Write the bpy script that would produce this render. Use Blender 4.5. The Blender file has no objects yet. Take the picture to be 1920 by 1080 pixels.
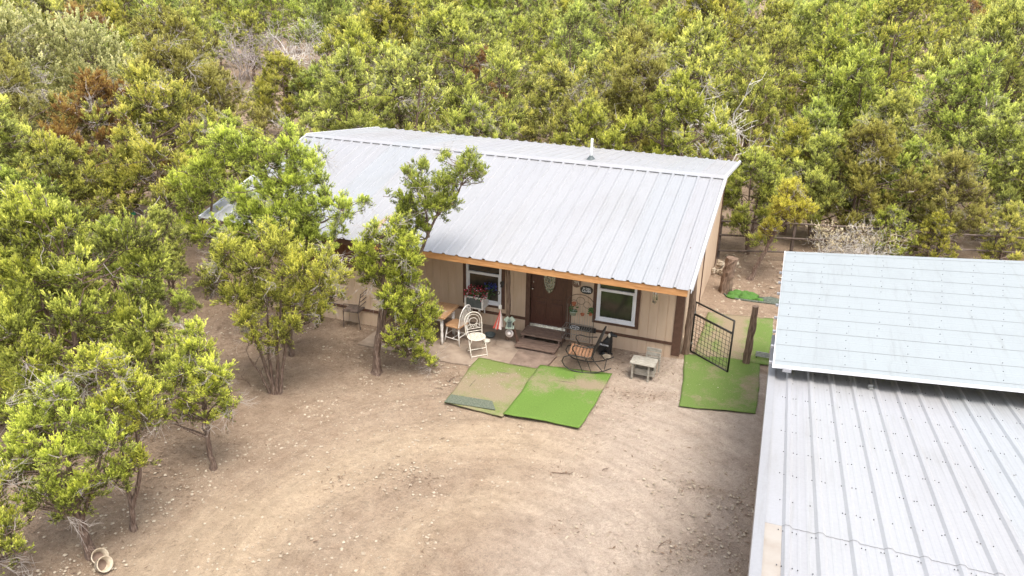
import bpy, math, random
import numpy as np
from mathutils import Vector, Matrix
S = bpy.context.scene
C = S.collection
PI = math.pi

# ------------------------------------------------------------------ camera
CAMP = np.array([1.9052, -16.0546, 8.1429]); YAW, PITCH, ROLL, FPX = 0.3534, 0.3907, 0.0186, 1462.77
cy, sy, cp, sp = math.cos(YAW), math.sin(YAW), math.cos(PITCH), math.sin(PITCH)
F_ = np.array([-sy*cp, cy*cp, -sp]); r_ = np.array([cy, sy, 0.0]); u_ = np.cross(r_, F_)
R_ = math.cos(ROLL)*r_ + math.sin(ROLL)*u_; U_ = -math.sin(ROLL)*r_ + math.cos(ROLL)*u_
cd = bpy.data.cameras.new('camera'); cam = bpy.data.objects.new('camera', cd); C.objects.link(cam)
cam.matrix_world = Matrix(((R_[0], U_[0], -F_[0], CAMP[0]), (R_[1], U_[1], -F_[1], CAMP[1]), (R_[2], U_[2], -F_[2], CAMP[2]), (0, 0, 0, 1)))
cd.sensor_width = 36; cd.lens = FPX/1920*36; cd.clip_end = 2000; cd.clip_start = 0.1
S.camera = cam

# ------------------------------------------------------------------ sky, sun, exposure
SUN_EL, SUN_AZ = math.radians(67), math.radians(-40)      # azimuth measured from +X towards +Y
W = bpy.data.worlds.new('World'); S.world = W; W.use_nodes = True
nt = W.node_tree; bg = nt.nodes['Background']
sky = nt.nodes.new('ShaderNodeTexSky'); sky.sky_type = 'NISHITA'; sky.sun_disc = False
sky.sun_elevation = SUN_EL; sky.sun_rotation = PI/2 - SUN_AZ; sky.dust_density = 4; sky.air_density = 1.2; sky.ozone_density = 1
hs = nt.nodes.new('ShaderNodeHueSaturation'); hs.inputs['Saturation'].default_value = 0.42
nt.links.new(sky.outputs[0], hs.inputs['Color']); nt.links.new(hs.outputs[0], bg.inputs['Color'])
bg.inputs['Strength'].default_value = 0.15
sd = bpy.data.lights.new('sun', 'SUN'); sd.energy = 1.25; sd.angle = math.radians(24); sd.color = (1.0, 0.94, 0.84)
so = bpy.data.objects.new('sun', sd); C.objects.link(so)
sdir = Vector((math.cos(SUN_EL)*math.cos(SUN_AZ), math.cos(SUN_EL)*math.sin(SUN_AZ), math.sin(SUN_EL)))
so.rotation_euler = sdir.to_track_quat('Z', 'Y').to_euler(); so.location = (20, -10, 30)
S.view_settings.view_transform = 'Standard'; S.view_settings.look = 'None'; S.view_settings.gamma = 1
S.view_settings.exposure = 1.27

# ------------------------------------------------------------------ helpers
def ray(px, py):
    return F_ + R_*(px-960)/FPX + U_*(540-py)/FPX
def gz(x, y):
    return 0.035*max(0.0, y-13) + 0.012*max(0.0, -x-22)
def gnd(px, py, z=0.0):
    d = ray(px, py); t = (z-CAMP[2])/d[2]; p = CAMP + d*t
    for _ in range(6):
        t = (z+gz(p[0], p[1])-CAMP[2])/d[2]; p = CAMP + d*t
    return p
def at_y(px, py, y):
    d = ray(px, py); return CAMP + d*((y-CAMP[1])/d[1])
def at_depth(px, py, P):          # the point of this sight line that lies in the upright plane facing the camera through P
    h = np.array([F_[0], F_[1], 0.0]); h /= np.linalg.norm(h); d = ray(px, py)
    return CAMP + d*(((np.array(P)-CAMP)@h)/(d@h))
def to_px(P):
    d = np.array(P)-CAMP; z = d@F_
    if z < .5: return (-9999, -9999, z)
    return 960+FPX*(d@R_)/z, 540-FPX*(d@U_)/z, z

class MB:
    def __init__(s): s.v = []; s.f = []; s.mi = []; s.M = Matrix.Identity(4); s.m = 0
    def add(s, vs, fs, m=None):
        k = len(s.v); s.v += [tuple(s.M @ Vector(p)) for p in vs]
        s.f += [tuple(i+k for i in f) for f in fs]; s.mi += [s.m if m is None else m]*len(fs)
    def bx(s, x0, x1, y0, y1, z0, z1, m=None, taper=0.0):
        t = taper
        s.add([(x0, y0, z0), (x1, y0, z0), (x1, y1, z0), (x0, y1, z0), (x0+t, y0+t, z1), (x1-t, y0+t, z1), (x1-t, y1-t, z1), (x0+t, y1-t, z1)],
              [(0, 3, 2, 1), (4, 5, 6, 7), (0, 1, 5, 4), (1, 2, 6, 5), (2, 3, 7, 6), (3, 0, 4, 7)], m)
    def bar(s, a, b, w, h, m=None, up=(0, 0, 1)):          # a board from a to b, w wide, h thick
        a = Vector(a); b = Vector(b); d = (b-a); L = d.length; d.normalize(); up = Vector(up)
        if abs(d.dot(up)) > .98: up = Vector((0, 1, 0))
        x = d.cross(up).normalized(); z = x.cross(d)
        q = [a+x*sx*w/2+z*sz*h/2 for sx, sz in ((-1, -1), (1, -1), (1, 1), (-1, 1))]
        s.add(q+[p+d*L for p in q], [(0, 1, 2, 3), (7, 6, 5, 4), (0, 4, 5, 1), (1, 5, 6, 2), (2, 6, 7, 3), (3, 7, 4, 0)], m)
    def tube(s, pts, r, n=6, m=None, closed=False, rough=0.0, rng=None):
        pts = [Vector(p) for p in pts]; N = len(pts)
        if not hasattr(r, '__len__'): r = [r]*N
        vs = []; prev = None
        for i, p in enumerate(pts):
            if closed: d = pts[(i+1) % N]-pts[i-1]
            else: d = pts[min(i+1, N-1)]-pts[max(i-1, 0)]
            if d.length < 1e-9: d = Vector((0, 0, 1))
            d.normalize()
            if prev is None:
                prev = d.orthogonal().normalized()
            x = (prev-d*prev.dot(d)); x = x.normalized() if x.length > 1e-6 else d.orthogonal().normalized(); prev = x; y = d.cross(x)
            for k in range(n):
                a = 2*PI*k/n; rr = r[i]*(1+(rng.uniform(-rough, rough) if rough else 0)); vs.append(p+x*math.cos(a)*rr+y*math.sin(a)*rr)
        fs = []
        for i in range(N if closed else N-1):
            for k in range(n):
                a = i*n+k; b = i*n+(k+1) % n; j = (i+1) % N
                fs.append((a, b, j*n+(k+1) % n, j*n+k))
        if not closed: fs += [tuple(range(n))[::-1], tuple((N-1)*n+k for k in range(n))]
        s.add(vs, fs, m)
    def lathe(s, prof, n=14, m=None, c=(0, 0, 0), sx=1, sy=1):
        vs = [(c[0]+r*math.cos(2*PI*k/n)*sx, c[1]+r*math.sin(2*PI*k/n)*sy, c[2]+z) for r, z in prof for k in range(n)]
        fs = [(i*n+k, i*n+(k+1) % n, (i+1)*n+(k+1) % n, (i+1)*n+k) for i in range(len(prof)-1) for k in range(n)]
        if prof[0][0] > 1e-4: fs.append(tuple(range(n))[::-1])
        if prof[-1][0] > 1e-4: fs.append(tuple((len(prof)-1)*n+k for k in range(n)))
        s.add(vs, fs, m)
    def prism(s, poly, z0, z1, m=None):
        n = len(poly)
        s.add([(p[0], p[1], z0) for p in poly]+[(p[0], p[1], z1) for p in poly],
              [tuple(range(n))[::-1], tuple(range(n, 2*n))]+[(i, (i+1) % n, n+(i+1) % n, n+i) for i in range(n)], m)
    def blob(s, c, r, rng, m=None, jit=.18, seg=(6, 4)):
        n, k = seg; vs = [(c[0], c[1], c[2]-r[2])]
        for i in range(1, k):
            th = PI*i/k
            for j in range(n):
                q = 1+rng.uniform(-jit, jit); a = 2*PI*j/n+i*.4
                vs.append((c[0]+r[0]*q*math.sin(th)*math.cos(a), c[1]+r[1]*q*math.sin(th)*math.sin(a), c[2]-r[2]*math.cos(th)*q))
        vs.append((c[0], c[1], c[2]+r[2])); L = len(vs)-1
        fs = [(0, 1+(j+1) % n, 1+j) for j in range(n)]
        for i in range(k-2):
            for j in range(n):
                a = 1+i*n+j; b = 1+i*n+(j+1) % n; fs.append((a, b, b+n, a+n))
        fs += [(L, 1+(k-2)*n+j, 1+(k-2)*n+(j+1) % n) for j in range(n)]
        s.add(vs, fs, m)
    def build(s, name, mats, parent=None, smooth=False, bevel=0.0):
        me = bpy.data.meshes.new(name); me.from_pydata(s.v, [], s.f)
        if not isinstance(mats, (list, tuple)): mats = [mats]
        for q in mats: me.materials.append(q)
        me.polygons.foreach_set('material_index', s.mi)
        if smooth: me.polygons.foreach_set('use_smooth', [True]*len(s.f))
        me.update(); o = bpy.data.objects.new(name, me); C.objects.link(o)
        if parent is not None: o.parent = parent
        if bevel:
            b = o.modifiers.new('bevel', 'BEVEL'); b.width = bevel; b.segments = 2; b.limit_method = 'ANGLE'
        return o

def tag(o, label=None, cat=None, group=None, kind=None):
    if label: o['label'] = label
    if cat: o['category'] = cat
    if group: o['group'] = group
    if kind: o['kind'] = kind
    return o
def thing(name, label, cat, loc=(0, 0, 0), rz=0.0, group=None):
    o = bpy.data.objects.new(name, None); C.objects.link(o); o.empty_display_size = .2
    o.location = tuple(float(q) for q in loc); o.rotation_euler = (0, 0, rz); return tag(o, label, cat, group)
def copy_tree(o, parent=None):
    c = o.copy(); C.objects.link(c)
    if parent is not None: c.parent = parent
    for ch in list(o.children): copy_tree(ch, c)
    return c

# ------------------------------------------------------------------ materials
class NT:
    def __init__(s, name):
        s.mat = bpy.data.materials.new(name); s.mat.use_nodes = True; s.t = s.mat.node_tree
        s.b = s.t.nodes['Principled BSDF']; s.out = s.t.nodes['Material Output']
    def n(s, typ, **kw):
        x = s.t.nodes.new(typ)
        for k, v in kw.items(): setattr(x, k, v)
        return x
    def l(s, a, b): s.t.links.new(a, b)
    def obj(s):
        return s.n('ShaderNodeTexCoord').outputs['Object']
    def noise(s, scale, detail=4, rough=.55, vec=None, stretch=None, world=False):
        if world: v = s.n('ShaderNodeNewGeometry').outputs['Position']
        else: v = vec or s.obj()
        if stretch:
            m = s.n('ShaderNodeMapping'); m.inputs['Scale'].default_value = stretch; s.l(v, m.inputs['Vector']); v = m.outputs[0]
        x = s.n('ShaderNodeTexNoise'); x.inputs['Scale'].default_value = scale; x.inputs['Detail'].default_value = detail; x.inputs['Roughness'].default_value = rough
        s.l(v, x.inputs['Vector']); return x.outputs['Fac']
    def ramp(s, fac, stops, interp='LINEAR'):
        r = s.n('ShaderNodeValToRGB'); r.color_ramp.interpolation = interp; e = r.color_ramp.elements
        while len(e) < len(stops): e.new(.5)
        for q, (p, c) in zip(e, stops): q.position = p; q.color = (c[0], c[1], c[2], 1) if hasattr(c, '__len__') else (c, c, c, 1)
        s.l(fac, r.inputs[0]); return r.outputs[0]
    def mix(s, a, b, fac, mode='MIX'):
        m = s.n('ShaderNodeMix', data_type='RGBA', blend_type=mode)
        for i, q in ((6, a), (7, b)):
            if hasattr(q, 'is_linked'): s.l(q, m.inputs[i])
            else: m.inputs[i].default_value = (*q, 1)
        if hasattr(fac, 'is_linked'): s.l(fac, m.inputs[0])
        else: m.inputs[0].default_value = fac
        return m.outputs[2]
    def math(s, op, a, b=0.0, clamp=False):
        m = s.n('ShaderNodeMath', operation=op); m.use_clamp = clamp
        for i, q in ((0, a), (1, b)):
            if hasattr(q, 'is_linked'): s.l(q, m.inputs[i])
            else: m.inputs[i].default_value = q
        return m.outputs[0]
    def attr(s, name):
        return s.n('ShaderNodeAttribute', attribute_name=name)
    def bump(s, h, strength=.4, dist=.02):
        b = s.n('ShaderNodeBump'); b.inputs['Strength'].default_value = strength; b.inputs['Distance'].default_value = dist
        s.l(h, b.inputs['Height']); s.l(b.outputs[0], s.b.inputs['Normal'])
    def fin(s, col=None, rough=.8, metal=0.0, spec=None):
        if col is not None:
            if hasattr(col, 'is_linked'): s.l(col, s.b.inputs['Base Color'])
            else: s.b.inputs['Base Color'].default_value = (*col, 1)
        if hasattr(rough, 'is_linked'): s.l(rough, s.b.inputs['Roughness'])
        else: s.b.inputs['Roughness'].default_value = rough
        s.b.inputs['Metallic'].default_value = metal
        if spec is not None: s.b.inputs['Specular IOR Level'].default_value = spec
        return s.mat

def mat_noisy(name, c0, c1, scale=8, rough=.8, metal=0.0, stretch=None, bump=0.0, detail=5, world=False, lo=.35, hi=.65, spec=None):
    t = NT(name); f = t.noise(scale, detail, .6, stretch=stretch, world=world)
    col = t.ramp(f, [(lo, c0), (hi, c1)])
    if bump: t.bump(f, bump, .01)
    return t.fin(col, rough, metal, spec)

M = {}
M['siding'] = mat_noisy('tan_siding', (.55, .41, .29), (.62, .475, .35), 5, .85, stretch=(1, 1, .25))
M['siding_low'] = mat_noisy('tan_skirting', (.38, .28, .195), (.56, .42, .30), 6, .9, stretch=(1, 1, .5))
M['rust_wall'] = mat_noisy('red_brown_panel', (.17, .075, .045), (.23, .11, .07), 6, .85)
M['trim'] = mat_noisy('brown_trim', (.085, .042, .026), (.12, .062, .04), 9, .75)
M['fascia'] = mat_noisy('raw_pine', (.42, .19, .065), (.60, .31, .125), 3, .7, stretch=(1, 8, 8), bump=.1)
M['white'] = mat_noisy('white_vinyl', (.72, .73, .76), (.80, .81, .83), 4, .45)
M['white_wood'] = mat_noisy('white_painted_wood', (.62, .59, .54), (.82, .80, .76), 14, .6)
M['cream_metal'] = mat_noisy('cream_metal', (.60, .54, .44), (.80, .76, .68), 22, .5)
M['door'] = mat_noisy('dark_door', (.055, .02, .014), (.085, .033, .022), 6, .38, stretch=(6, 6, 1))
M['dark_metal'] = mat_noisy('dark_iron', (.02, .02, .018), (.05, .042, .036), 20, .5, .3)
M['grey_metal'] = mat_noisy('grey_steel', (.25, .25, .24), (.4, .4, .38), 12, .45, .6)
M['step'] = mat_noisy('weathered_plank', (.12, .075, .055), (.25, .17, .13), 7, .85, stretch=(1, 8, 8), bump=.25)
M['grey_wood'] = mat_noisy('grey_old_wood', (.24, .22, .18), (.42, .39, .33), 7, .9, stretch=(1.5, 6, 6), bump=.25)
M['slat'] = mat_noisy('orange_slat', (.20, .10, .055), (.33, .18, .10), 9, .65, stretch=(6, 1, 1))
M['oak_top'] = mat_noisy('oak_top', (.36, .20, .10), (.48, .29, .16), 6, .5, stretch=(8, 1, 1))
M['concrete'] = mat_noisy('dusty_concrete', (.235, .175, .13), (.33, .26, .20), 3.5, .95, bump=.3, world=True, detail=8)
M['concrete_dark'] = mat_noisy('muddy_concrete', (.15, .105, .08), (.25, .18, .14), 5, .95, bump=.3, world=True, detail=8)
M['log'] = mat_noisy('cedar_log', (.09, .055, .038), (.26, .18, .13), 9, .95, stretch=(5, 5, .5), bump=.9, detail=8)
M['stone'] = mat_noisy('limestone', (.31, .25, .18), (.47, .40, .31), 9, .9, bump=.3)
M['terracotta'] = mat_noisy('terracotta', (.42, .13, .06), (.55, .22, .12), 9, .8)
M['pot_tan'] = mat_noisy('pale_clay', (.34, .27, .19), (.55, .47, .36), 10, .8)
M['leaf'] = mat_noisy('pot_leaf', (.03, .08, .02), (.08, .16, .04), 20, .6)
M['red'] = mat_noisy('red_petal', (.30, .01, .03), (.52, .04, .07), 30, .6)
M['pink'] = mat_noisy('pink_petal', (.62, .30, .36), (.8, .6, .6), 30, .6)
M['blue'] = mat_noisy('blue_petal', (.02, .03, .16), (.05, .07, .30), 30, .6)
M['red_cloth'] = mat_noisy('red_cloth', (.50, .07, .05), (.62, .14, .10), 12, .8)
M['white_cloth'] = mat_noisy('white_cloth', (.68, .58, .54), (.8, .74, .70), 12, .8)
M['slate'] = mat_noisy('slate_panel', (.07, .085, .08), (.11, .125, .12), 9, .6)
M['black'] = mat_noisy('black_paint', (.012, .012, .013), (.03, .03, .032), 15, .4)
M['bluegrey'] = mat_noisy('blue_grey_cloth', (.10, .14, .22), (.2, .25, .33), 9, .7)
M['sage'] = mat_noisy('sage_paint', (.30, .38, .30), (.45, .5, .42), 14, .7)
M['chrome'] = mat_noisy('chime_metal', (.5, .45, .38), (.8, .78, .7), 12, .25, .9)
M['pvc'] = mat_noisy('white_pipe', (.78, .78, .76), (.84, .84, .82), 4, .4)
M['rubber'] = mat_noisy('dark_rubber', (.06, .075, .08), (.10, .12, .12), 14, .6)
M['net'] = mat_noisy('dark_netting', (.05, .065, .05), (.13, .15, .12), 22, .9, bump=.4)
M['green_plastic'] = mat_noisy('green_plastic', (.02, .30, .12), (.03, .40, .18), 4, .4)
M['dead_wood'] = mat_noisy('dead_twig', (.34, .29, .26), (.62, .57, .52), 9, .85, world=True)
M['rail'] = mat_noisy('dark_pipe_rail', (.06, .045, .035), (.15, .11, .09), 9, .8)

def m_glass():
    t = NT('window_glass'); f = t.noise(2.2, 4, .6)
    col = t.ramp(f, [(.35, (.018, .018, .014)), (.6, (.05, .045, .035))])
    return t.fin(col, .13, 0, .7)
M['glass'] = m_glass()
def m_glass2():
    t = NT('leaded_glass'); f = t.noise(28, 2, .5)
    col = t.ramp(f, [(.4, (.05, .06, .045)), (.6, (.24, .25, .2))]); t.bump(f, .5, .01)
    return t.fin(col, .15, 0, .9)
M['leaded'] = m_glass2()

def m_bark(name, c0, c1, c2):
    t = NT(name); w = t.noise(10, 7, .62, stretch=(6, 6, .6)); col = t.ramp(w, [(.3, c0), (.5, c1), (.68, c2)])
    a = t.attr('Col'); col = t.mix(col, (.50, .45, .41), a.outputs['Fac'])      # weathered grey dead twigs
    t.bump(w, .9, .03); return t.fin(col, .95)
M['bark'] = m_bark('cedar_bark', (.045, .03, .024), (.16, .105, .078), (.34, .26, .21))

def m_foliage(name, stops, rnd=.5, transl=.48):
    t = NT(name); a = t.attr('Col')
    oi = t.n('ShaderNodeObjectInfo')
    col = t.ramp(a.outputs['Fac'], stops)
    h = t.n('ShaderNodeHueSaturation'); t.l(col, h.inputs['Color'])
    t.l(t.math('ADD', t.math('MULTIPLY', oi.outputs['Random'], .030*rnd*2), .5-.012*rnd*2), h.inputs['Hue'])
    fr_ = t.math('FRACT', t.math('MULTIPLY', oi.outputs['Random'], 7.31))
    t.l(t.math('ADD', t.math('MULTIPLY', fr_, .45*rnd), 1.55-.2*rnd), h.inputs['Value'])
    t.l(t.math('SUBTRACT', .93, t.math('MULTIPLY', fr_, .24*rnd)), h.inputs['Saturation'])
    col = h.outputs[0]
    t.fin(col, .55, 0, .35)
    tr = t.n('ShaderNodeBsdfTranslucent'); t.l(col, tr.inputs['Color'])
    ms = t.n('ShaderNodeMixShader'); ms.inputs[0].default_value = transl
    t.l(t.b.outputs[0], ms.inputs[1]); t.l(tr.outputs[0], ms.inputs[2]); t.l(ms.outputs[0], t.out.inputs[0])
    return t.mat
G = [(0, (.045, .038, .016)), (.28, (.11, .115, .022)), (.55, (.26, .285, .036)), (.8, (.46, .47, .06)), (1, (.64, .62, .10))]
M['juniper'] = m_foliage('juniper_green', G, .55)
M['juniper_near'] = m_foliage('juniper_yard', [(0, (.045, .04, .016)), (.28, (.12, .13, .02)), (.55, (.28, .32, .033)), (.8, (.49, .52, .058)), (1, (.66, .66, .10))], .25)
M['rusty'] = m_foliage('juniper_rust', [(0, (.06, .035, .015)), (.4, (.17, .085, .025)), (.7, (.33, .17, .045)), (1, (.45, .32, .07))], .3)
M['olive'] = m_foliage('juniper_olive', [(0, (.06, .045, .018)), (.35, (.135, .12, .025)), (.65, (.29, .27, .05)), (1, (.50, .46, .10))], .3)
M['olive_near'] = m_foliage('juniper_olive_yard', [(0, (.05, .04, .016)), (.28, (.12, .122, .02)), (.55, (.285, .295, .036)), (.8, (.48, .475, .06)), (1, (.65, .61, .11))], .1)
M['oak'] = m_foliage('oak_greygreen', [(0, (.085, .08, .03)), (.4, (.20, .205, .068)), (.7, (.38, .385, .15)), (1, (.58, .56, .28))], .2)
M['drybush'] = m_foliage('dry_bush', [(0, (.13, .10, .06)), (.4, (.32, .27, .17)), (1, (.58, .52, .36))], .1)

def m_roof(name, tint, dirt, metal=.35, rough=.42, panels=True):
    t = NT(name); f1 = t.noise(1.1, 6, .6, stretch=(1, .35, 1)); f2 = t.noise(.45, 3, .5)
    col = t.ramp(f1, [(.3, dirt), (.52, tint)])
    col = t.mix(col, tuple(min(1, q*1.04) for q in tint), f2)
    sx = t.n('ShaderNodeSeparateXYZ'); t.l(t.obj(), sx.inputs[0])
    wn = t.n('ShaderNodeTexWhiteNoise', noise_dimensions='1D'); t.l(t.math('FLOOR', t.math('DIVIDE', t.math('ADD', sx.outputs[0], 12.67), .948)), wn.inputs['W'])
    if panels: col = t.mix(col, t.ramp(wn.outputs['Value'], [(0, (.95, .965, .98)), (.5, (1.0, .985, .985)), (1, (.955, .94, .955))]), 1.0, 'MULTIPLY')
    st_ = t.noise(1.6, 6, .7, stretch=(7, .5, 1)); col = t.mix(col, t.ramp(st_, [(.28, (.86, .85, .82)), (.46, (1, 1, 1))]), .8, 'MULTIPLY')
    sp_ = t.noise(30, 3, .6); col = t.mix(col, t.ramp(sp_, [(.35, .86), (.6, 1.0)]), .35, 'MULTIPLY')
    t.bump(t.noise(2.2, 3, .5), .10, .02)
    return t.fin(col, t.ramp(f1, [(.3, rough+.12), (.7, rough)]), metal)
M['roof'] = m_roof('galvanised_roof', (.375, .378, .386), (.315, .313, .313))
M['roof_back'] = m_roof('galvanised_roof_back', (.365, .367, .378), (.31, .305, .297), .25, .5)
M['roof_low'] = m_roof('shed_roof_ribbed', (.405, .41, .42), (.345, .342, .34), .3, .42)
M['roof_up'] = m_roof('shed_roof_flat', (.315, .342, .352), (.262, .283, .292), .2, .5, False)
M['roof_tan'] = mat_noisy('stained_panel', (.37, .315, .265), (.43, .385, .34), 3, .5, .3)
M['screw'] = mat_noisy('screw_head', (.10, .10, .10), (.2, .2, .2), 5, .6)

def m_ground():
    t = NT('dirt_ground')
    P = t.n('ShaderNodeNewGeometry').outputs['Position']
    n1 = t.noise(.55, 6, .6, vec=P); n2 = t.noise(2.6, 9, .68, vec=P); n3 = t.noise(22, 8, .75, vec=P); n5 = t.noise(8.5, 8, .72, vec=P); n4 = t.noise(75, 4, .75, vec=P)
    lit = t.attr('litter').outputs['Fac']; trk = t.attr('track').outputs['Fac']; gry = t.attr('grey').outputs['Fac']
    cx = t.n('ShaderNodeCombineXYZ'); t.l(t.math('MULTIPLY', t.attr('rad').outputs['Fac'], 5.0), cx.inputs[0]); t.l(t.math('MULTIPLY', t.attr('ang').outputs['Fac'], 2.2), cx.inputs[1])
    streak = t.noise(1.0, 6, .65, vec=cx.outputs[0])
    base = t.ramp(n2, [(.3, (0.259, 0.185, 0.130)), (.5, (0.303, 0.225, 0.162)), (.7, (0.347, 0.265, 0.192))])
    sand = t.ramp(n2, [(.3, (0.347, 0.262, 0.180)), (.62, (0.424, 0.326, 0.228))])
    grey_lifted = t.ramp(n2, [(.3, (.40, .325, .265)), (.66, (.48, .40, .33))])  # greyish soil, its colour lightened to offset the shade of the shed
    brown = t.ramp(n2, [(.28, (0.149, 0.101, 0.070)), (.5, (0.226, 0.159, 0.113)), (.72, (0.303, 0.223, 0.160))])
    tk = t.math('ADD', trk, t.math('MULTIPLY', t.math('SUBTRACT', n1, .5), .8), True)
    c = t.mix(base, sand, tk)
    c = t.mix(c, grey_lifted, t.math('ADD', gry, t.math('MULTIPLY', t.math('SUBTRACT', n1, .5), .5), True))
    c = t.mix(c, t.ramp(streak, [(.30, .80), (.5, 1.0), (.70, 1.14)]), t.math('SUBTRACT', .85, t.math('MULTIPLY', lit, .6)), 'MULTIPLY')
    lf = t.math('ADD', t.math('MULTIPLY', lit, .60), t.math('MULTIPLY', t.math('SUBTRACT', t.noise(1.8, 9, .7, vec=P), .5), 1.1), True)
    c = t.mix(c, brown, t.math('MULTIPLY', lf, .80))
    c = t.mix(c, t.ramp(n5, [(.30, .70), (.45, .95), (.58, 1.02), (.72, 1.18)]), .85, 'MULTIPLY')
    sp1 = t.ramp(n3, [(.32, .58), (.44, .92), (.60, 1.03), (.72, 1.30)])
    c = t.mix(c, sp1, .75, 'MULTIPLY')
    sp2 = t.ramp(n4, [(.34, .72), (.5, 1.09), (.68, 1.44)])
    c = t.mix(c, sp2, .75, 'MULTIPLY')
    v = t.n('ShaderNodeTexVoronoi'); v.inputs['Scale'].default_value = 13; t.l(P, v.inputs['Vector'])
    c = t.mix(c, (.12, .085, .06), t.math('MULTIPLY', t.ramp(v.outputs['Distance'], [(.05, 1.0), (.13, 0.0)]), t.ramp(n2, [(.46, 0.0), (.6, .75)])))
    v2 = t.n('ShaderNodeTexVoronoi'); v2.inputs['Scale'].default_value = 24; t.l(P, v2.inputs['Vector'])
    c = t.mix(c, (.56, .49, .40), t.math('MULTIPLY', t.ramp(v2.outputs['Distance'], [(.10, 1.0), (.20, 0.0)]), t.ramp(n3, [(.5, 0.0), (.58, .8)])))
    h = t.math('ADD', t.math('ADD', t.math('MULTIPLY', n2, 1.2), n5), t.math('ADD', t.math('MULTIPLY', n3, .8), t.math('MULTIPLY', n4, .4)))
    h = t.math('ADD', h, t.math('MULTIPLY', streak, .5))
    t.bump(h, .8, .05)
    return t.fin(c, .95, 0, .15)
M['ground'] = m_ground()
def m_turf(name, green0, green1, dirt_amt, edge):
    t = NT(name); P = t.n('ShaderNodeNewGeometry').outputs['Position']
    n = t.noise(90, 3, .7, vec=P); g = t.ramp(n, [(.35, green0), (.65, green1)])
    d = t.noise(1.6, 7, .65, vec=P); fine = t.noise(30, 4, .7, vec=P)
    dd = t.math('ADD', t.math('ADD', d, t.math('MULTIPLY', t.math('SUBTRACT', fine, .5), .45)), t.math('MULTIPLY', t.attr('dirt').outputs['Fac'], .5))
    c = t.mix(g, t.ramp(n, [(.3, (.20, .15, .10)), (.7, (.32, .25, .18))]), t.ramp(dd, [(1-dirt_amt-.12, 0.0), (1-dirt_amt+.12, .92)]))
    t.bump(n, .5, .01); return t.fin(c, .95, 0, .1)
M['turf'] = m_turf('bright_turf', (.09, .155, .03), (.145, .235, .052), .32, 0)
M['turf_old'] = m_turf('dusty_turf', (.12, .16, .04), (.19, .235, .08), .48, 0)
M['turf_gate'] = m_turf('gate_turf', (.10, .155, .038), (.16, .225, .065), .38, 0)
M['turf_back'] = mat_noisy('turf_backing', (.07, .085, .06), (.15, .165, .12), 30, .95)
M['turf_deep'] = mat_noisy('deep_green_turf', (.045, .12, .02), (.09, .20, .035), 40, .95, bump=.6)

# ------------------------------------------------------------------ ground
def smooth01(x): x = np.clip(x, 0, 1); return x*x*(3-2*x)
def dist_poly(X, Y, pts):
    D = np.full(X.shape, 1e9)
    for (ax, ay), (bx, by) in zip(pts[:-1], pts[1:]):
        vx, vy = bx-ax, by-ay; tt = np.clip(((X-ax)*vx+(Y-ay)*vy)/(vx*vx+vy*vy), 0, 1)
        D = np.minimum(D, np.hypot(X-ax-tt*vx, Y-ay-tt*vy))
    return D
gx_ = np.concatenate([np.array([-500, -300, -180, -120, -90, -70, -55, -45, -38, -32, -27, -23, -20, -18]), np.arange(-16, 5.01, .09), np.array([6, 7, 9, 11, 14, 18, 24, 32, 45, 65, 100, 180, 320, 500])])
gy_ = np.concatenate([np.array([-300, -120, -60, -35, -24, -18, -15]), np.arange(-13, 11.01, .09), np.array([12, 13, 14, 16, 18, 21, 25, 30, 36, 44, 54, 66, 80, 100, 130, 180, 260, 400, 700])])
GX, GY = np.meshgrid(gx_, gy_, indexing='ij')
GZ = 0.035*np.maximum(0, GY-13)+0.012*np.maximum(0, -GX-22)
rs = np.random.RandomState(4)
near = (smooth01((GX+15)/2)*smooth01((4-GX)/2)*smooth01((GY+12.5)/2)*smooth01((9.5-GY)/3))
rut = np.zeros_like(GX)
for k in range(26):
    a = rs.uniform(0, 2*PI); fq = rs.uniform(.8, 5); rut += np.sin((GX*math.cos(a)+GY*math.sin(a))*fq+rs.uniform(0, 6))*.012/fq
GZ = GZ+near*rut*.55
nx, ny = GX.shape
idx = np.arange(nx*ny).reshape(nx, ny)
faces = np.stack([idx[:-1, :-1], idx[1:, :-1], idx[1:, 1:], idx[:-1, 1:]], -1).reshape(-1, 4)
me = bpy.data.meshes.new('ground'); me.from_pydata(np.stack([GX, GY, GZ], -1).reshape(-1, 3).tolist(), [], faces.tolist())
me.polygons.foreach_set('use_smooth', [True]*len(faces)); me.materials.append(M['ground'])
tree_line = np.array([gnd(x, y)[:2] for x, y in ((60, 1130), (180, 1050), (300, 950), (430, 860), (560, 770), (720, 700), (840, 650))])
arc1 = [tuple(gnd(x, y)[:2]) for x, y in ((430, 1060), (560, 930), (720, 850), (900, 815), (1090, 850))]
arc2 = [tuple(gnd(x, y)[:2]) for x, y in ((700, 1075), (800, 985), (950, 930), (1100, 950))]
arc3 = [tuple(gnd(x, y)[:2]) for x, y in ((250, 1075), (420, 960))]
tr = np.exp(-(dist_poly(GX, GY, arc1)/.75)**2)+.7*np.exp(-(dist_poly(GX, GY, arc2)/.6)**2)+.5*np.exp(-(dist_poly(GX, GY, arc3)/.5)**2)
tl = dist_poly(GX, GY, [tuple(p) for p in tree_line])
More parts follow.
